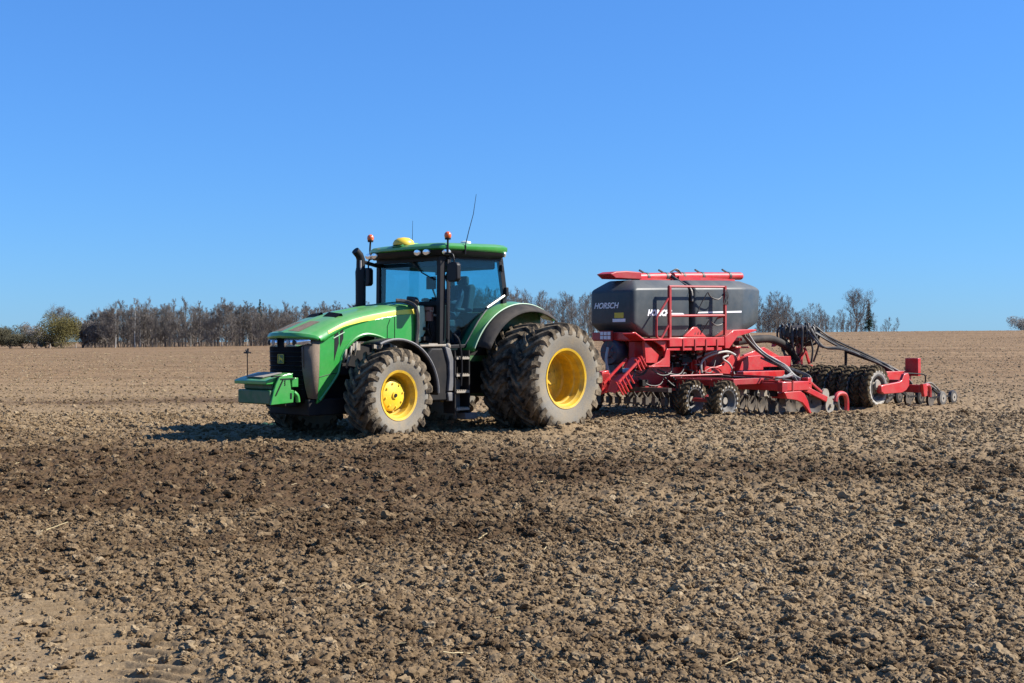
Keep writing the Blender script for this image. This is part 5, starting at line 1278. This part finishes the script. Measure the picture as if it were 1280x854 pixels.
# seed hoses: bundle from head to the near end of the coulter bar, bundle from tank to the front toolbar
def bundle(name, pts, n, spread, r, mats, parent, seed):
    q = random.Random(seed)
    for k in range(n):
        o = Vector((q.uniform(-spread, spread), q.uniform(-spread, spread), q.uniform(-spread, spread) * .8)); P = []
        for i, p in enumerate(pts): P.append(Vector(p) + o * (1 if 0 < i < len(pts) - 1 else 1.6) + Vector((q.uniform(-.02, .02), q.uniform(-.02, .02), q.uniform(-.02, .02))))
        mb = MB(); mb.curve(P, r, 6, 5); mb.build(name, mats[k % len(mats)], parent)
HM = [M['hose'], M['hoseblack'], M['hose'], M['hoseblack']]
bundle('seed_hose', [(-9.60, .38, 1.84), (-9.85, .62, 1.62), (-10.0, .95, 1.42), (-10.25, 1.45, 1.18), (-10.5, 1.85, .95), (-10.75, 2.1, .72), (-10.9, 2.2, .50)], 10, .055, .024, HM, drill, 4)
bundle('seed_hose', [(-9.35, .42, 1.86), (-9.38, .58, 1.60), (-9.5, .72, 1.42), (-9.85, 1.0, 1.38), (-10.25, 1.45, 1.17), (-10.5, 1.85, .93), (-10.72, 2.05, .50)], 3, .02, .024, [M['hose']], drill, 5)
bundle('seed_hose', [(-6.38, .66, 1.68), (-6.62, .72, 1.46), (-6.80, .85, 1.26), (-6.82, 1.1, 1.12), (-6.80, 1.4, .98), (-6.62, 1.75, .82), (-6.42, 2.0, .70)], 9, .045, .022, [M['hose'], M['hosewhite'], M['hose']], drill, 6)
bundle('seed_hose', [(-6.80, .85, 1.20), (-6.85, 1.2, 1.06), (-6.95, 1.6, .92), (-6.95, 1.95, .78), (-6.5, 2.25, .68)], 3, .03, .022, [M['hose']], drill, 8)
bundle('seed_hose', [(-5.45, .9, .76), (-5.5, 1.3, .78), (-5.6, 1.7, .78), (-5.9, 2.0, .80), (-6.1, 2.05, .86)], 4, .05, .024, [M['hose'], M['hosewhite']], drill, 9)
mb = MB(); mb.beam((-10.02, 1.0, 1.32), (-10.02, 1.0, .80), .05, .05); mb.beam((-10.02, 1.0, 1.30), (-10.45, 1.85, .95), .05, .05); mb.beam((-10.30, 1.75, 1.0), (-10.42, 1.90, .72), .03, .03); mb.build('hose_support', M['chassis'], drill)
# packer tyres, one row across the machine
XP = -8.93
mb = MB(); mb.lathe([(.0, .001), (.0, .07), (.10, .08), (.12, .001)], n=14); mb.lathe([(-.07, .001), (-.07, .15), (.0, .14), (.02, .12), (.06, .11), (.06, .001)], n=28)
pw = mb.build('packer_wheel', M['palemetal'], drill, loc=(XP, 2.40, .495))
tyre('tyre', .53, .225, .285, 20, .042, .06, .12, [M['packer_tread'], M['packer_wall']], pw, drop=.035, ext=.045); rim('rim', .285, .225, -.08, M['rimgrey'], pw, nb=6)
er = random.Random(12)
for k in range(1, 17):
    c = copy_tree(pw, drill, (XP + er.uniform(-.02, .02) - (.10 if k % 2 else 0), 2.40 - .30 * k, .475 + er.uniform(-.015, .015))); c.rotation_euler = (er.uniform(-.02, .02), er.uniform(0, .4), 0)
mb = MB(); mb.tube([(XP, -2.5, .475), (XP, 2.62, .475)], .05, 10); mb.build('packer_axle', M['reddark'], drill)
for s in (1, -1):
    mb = MB(); ap = [(-8.80, .55), (-9.0, .575), (-9.62, .62), (-9.74, .66), (-9.84, .80), (-10.02, .82), (-10.08, .74), (-10.06, .52), (-9.92, .42), (-9.75, .37), (-8.95, .36), (-8.82, .42)]
    mb.prism(ap, s * 2.56, s * 2.64); mb.lathe([(-.06, .001), (-.06, .10), (.06, .10), (.06, .001)], (-8.93, s * 2.56, .47), n=14)
    mb.build('packer_arm', M['redpaint'], drill, bevel=.012)
    mb = MB(); mb.lathe([(s * .0, .001), (s * .0, .13), (s * .03, .11), (s * .03, .001)], (-8.88, s * 2.50, .56), n=14); mb.build('bearing', M['palemetal'], drill)
# coulter bar with end plates and uprights
mb = MB(); mb.box(-10.92, -10.76, -2.6, 2.52, .34, .52); mb.box(-10.1, -9.95, -2.5, 2.5, .52, .66)
for y in (-2.2, -.8, .8, 2.2): mb.beam((-10.0, y, .60), (-10.8, y, .44), .08, .10)
cb = mb.build('coulter_bar', M['reddark'], drill, bevel=.01)  # darker red than the bar end: front-face shade put into the colour
mb = MB(); mb.prism([(-10.78, .54), (-10.94, .54), (-11.0, .45), (-10.98, .26), (-10.86, .24), (-10.82, .34)], 2.52, 2.60); mb.curve([(-10.95, 2.56, .50), (-11.10, 2.56, .50), (-11.18, 2.56, .38), (-11.18, 2.56, .22)], .045); mb.build('bar_end', M['redpaint'], cb)
for s in (1, -1):
    mb = MB(); mb.box(-11.20, -11.06, min(s * 1.98, s * 2.32), max(s * 1.98, s * 2.32), .72, 1.15); mb.box(-11.15, -10.0, min(s * 1.6, s * 2.1), max(s * 1.6, s * 2.1), .56, .84); mb.build('upright_box', M['redpaint'], drill, bevel=.01)
    mb = MB(); mb.tube([(-10.5, s * 1.70, .82), (-10.5, s * 1.70, 1.02)], .14, 12); mb.curve([(-10.5, s * 2.25, .80), (-10.9, s * 2.35, .78), (-11.15, s * 2.45, .74), (-11.15, s * 2.45, .52)], .018); mb.build('valve_block', M['chassis'], drill)
def coulter(k, y, x):
    mb = MB(); mb.beam((x, y, .40), (x - .45, y, .20), .05, .06); mb.beam((x - .45, y, .20), (x - 1.0, y, .20), .035, .04)
    o = mb.build('coulter', M['chassis'], drill, loc=None)
    for dy in (-.015, .015):
        q = MB(); q.lathe([(-.004, .001), (-.004, .17), (.004, .17), (.004, .001)], n=24); rot = Matrix.Rotation(R(4 if dy > 0 else -4), 3, 'Z'); q.v = [tuple(rot @ Vector(v) + Vector((x - .45, y + dy, .15))) for v in q.v]; q.build('coulter_disc', M['dirtshade'], o)
    q = MB(); q.lathe([(-.045, .001), (-.045, .06), (-.05, .115), (-.04, .165), (0, .175), (.04, .165), (.05, .115), (.045, .06), (.045, .001)], (x - 1.0, y, .165), n=24); q.build('press_wheel', (M['hoseblack'] if k % 2 else M['hose']) if k < 2 else M['chassis'], o)
    q = MB(); q.lathe([(-.052, .001), (-.052, .10), (.052, .10), (.052, .001)], (x - 1.0, y, .165), n=16); q.build('press_wheel_disc', M['palemetal'] if k < 2 else M['dirtshade'], o)  # wheels past the nearest pair coloured dark, as painted shade within the row
    q = MB(); q.lathe([(.0545, .001), (.0545, .03), (.0545, .031)], (x - 1.0, y, .165), n=10); q.build('press_wheel_bolt', M['black'], o)
for k in range(18):
    coulter(k, 2.46 - .29 * k if k % 2 == 0 else 2.64 - .29 * k, -10.95 if k % 2 == 0 else -11.72)
mb = MB(); mb.curve([(-11.0, 2.5, .52), (-11.3, 2.5, .56), (-11.6, 2.48, .46), (-11.85, 2.46, .34)], .022); mb.curve([(-11.1, 2.4, .48), (-11.5, 2.35, .50), (-12.1, 2.25, .36)], .02); mb.build('coulter_hose', M['hose'], drill)
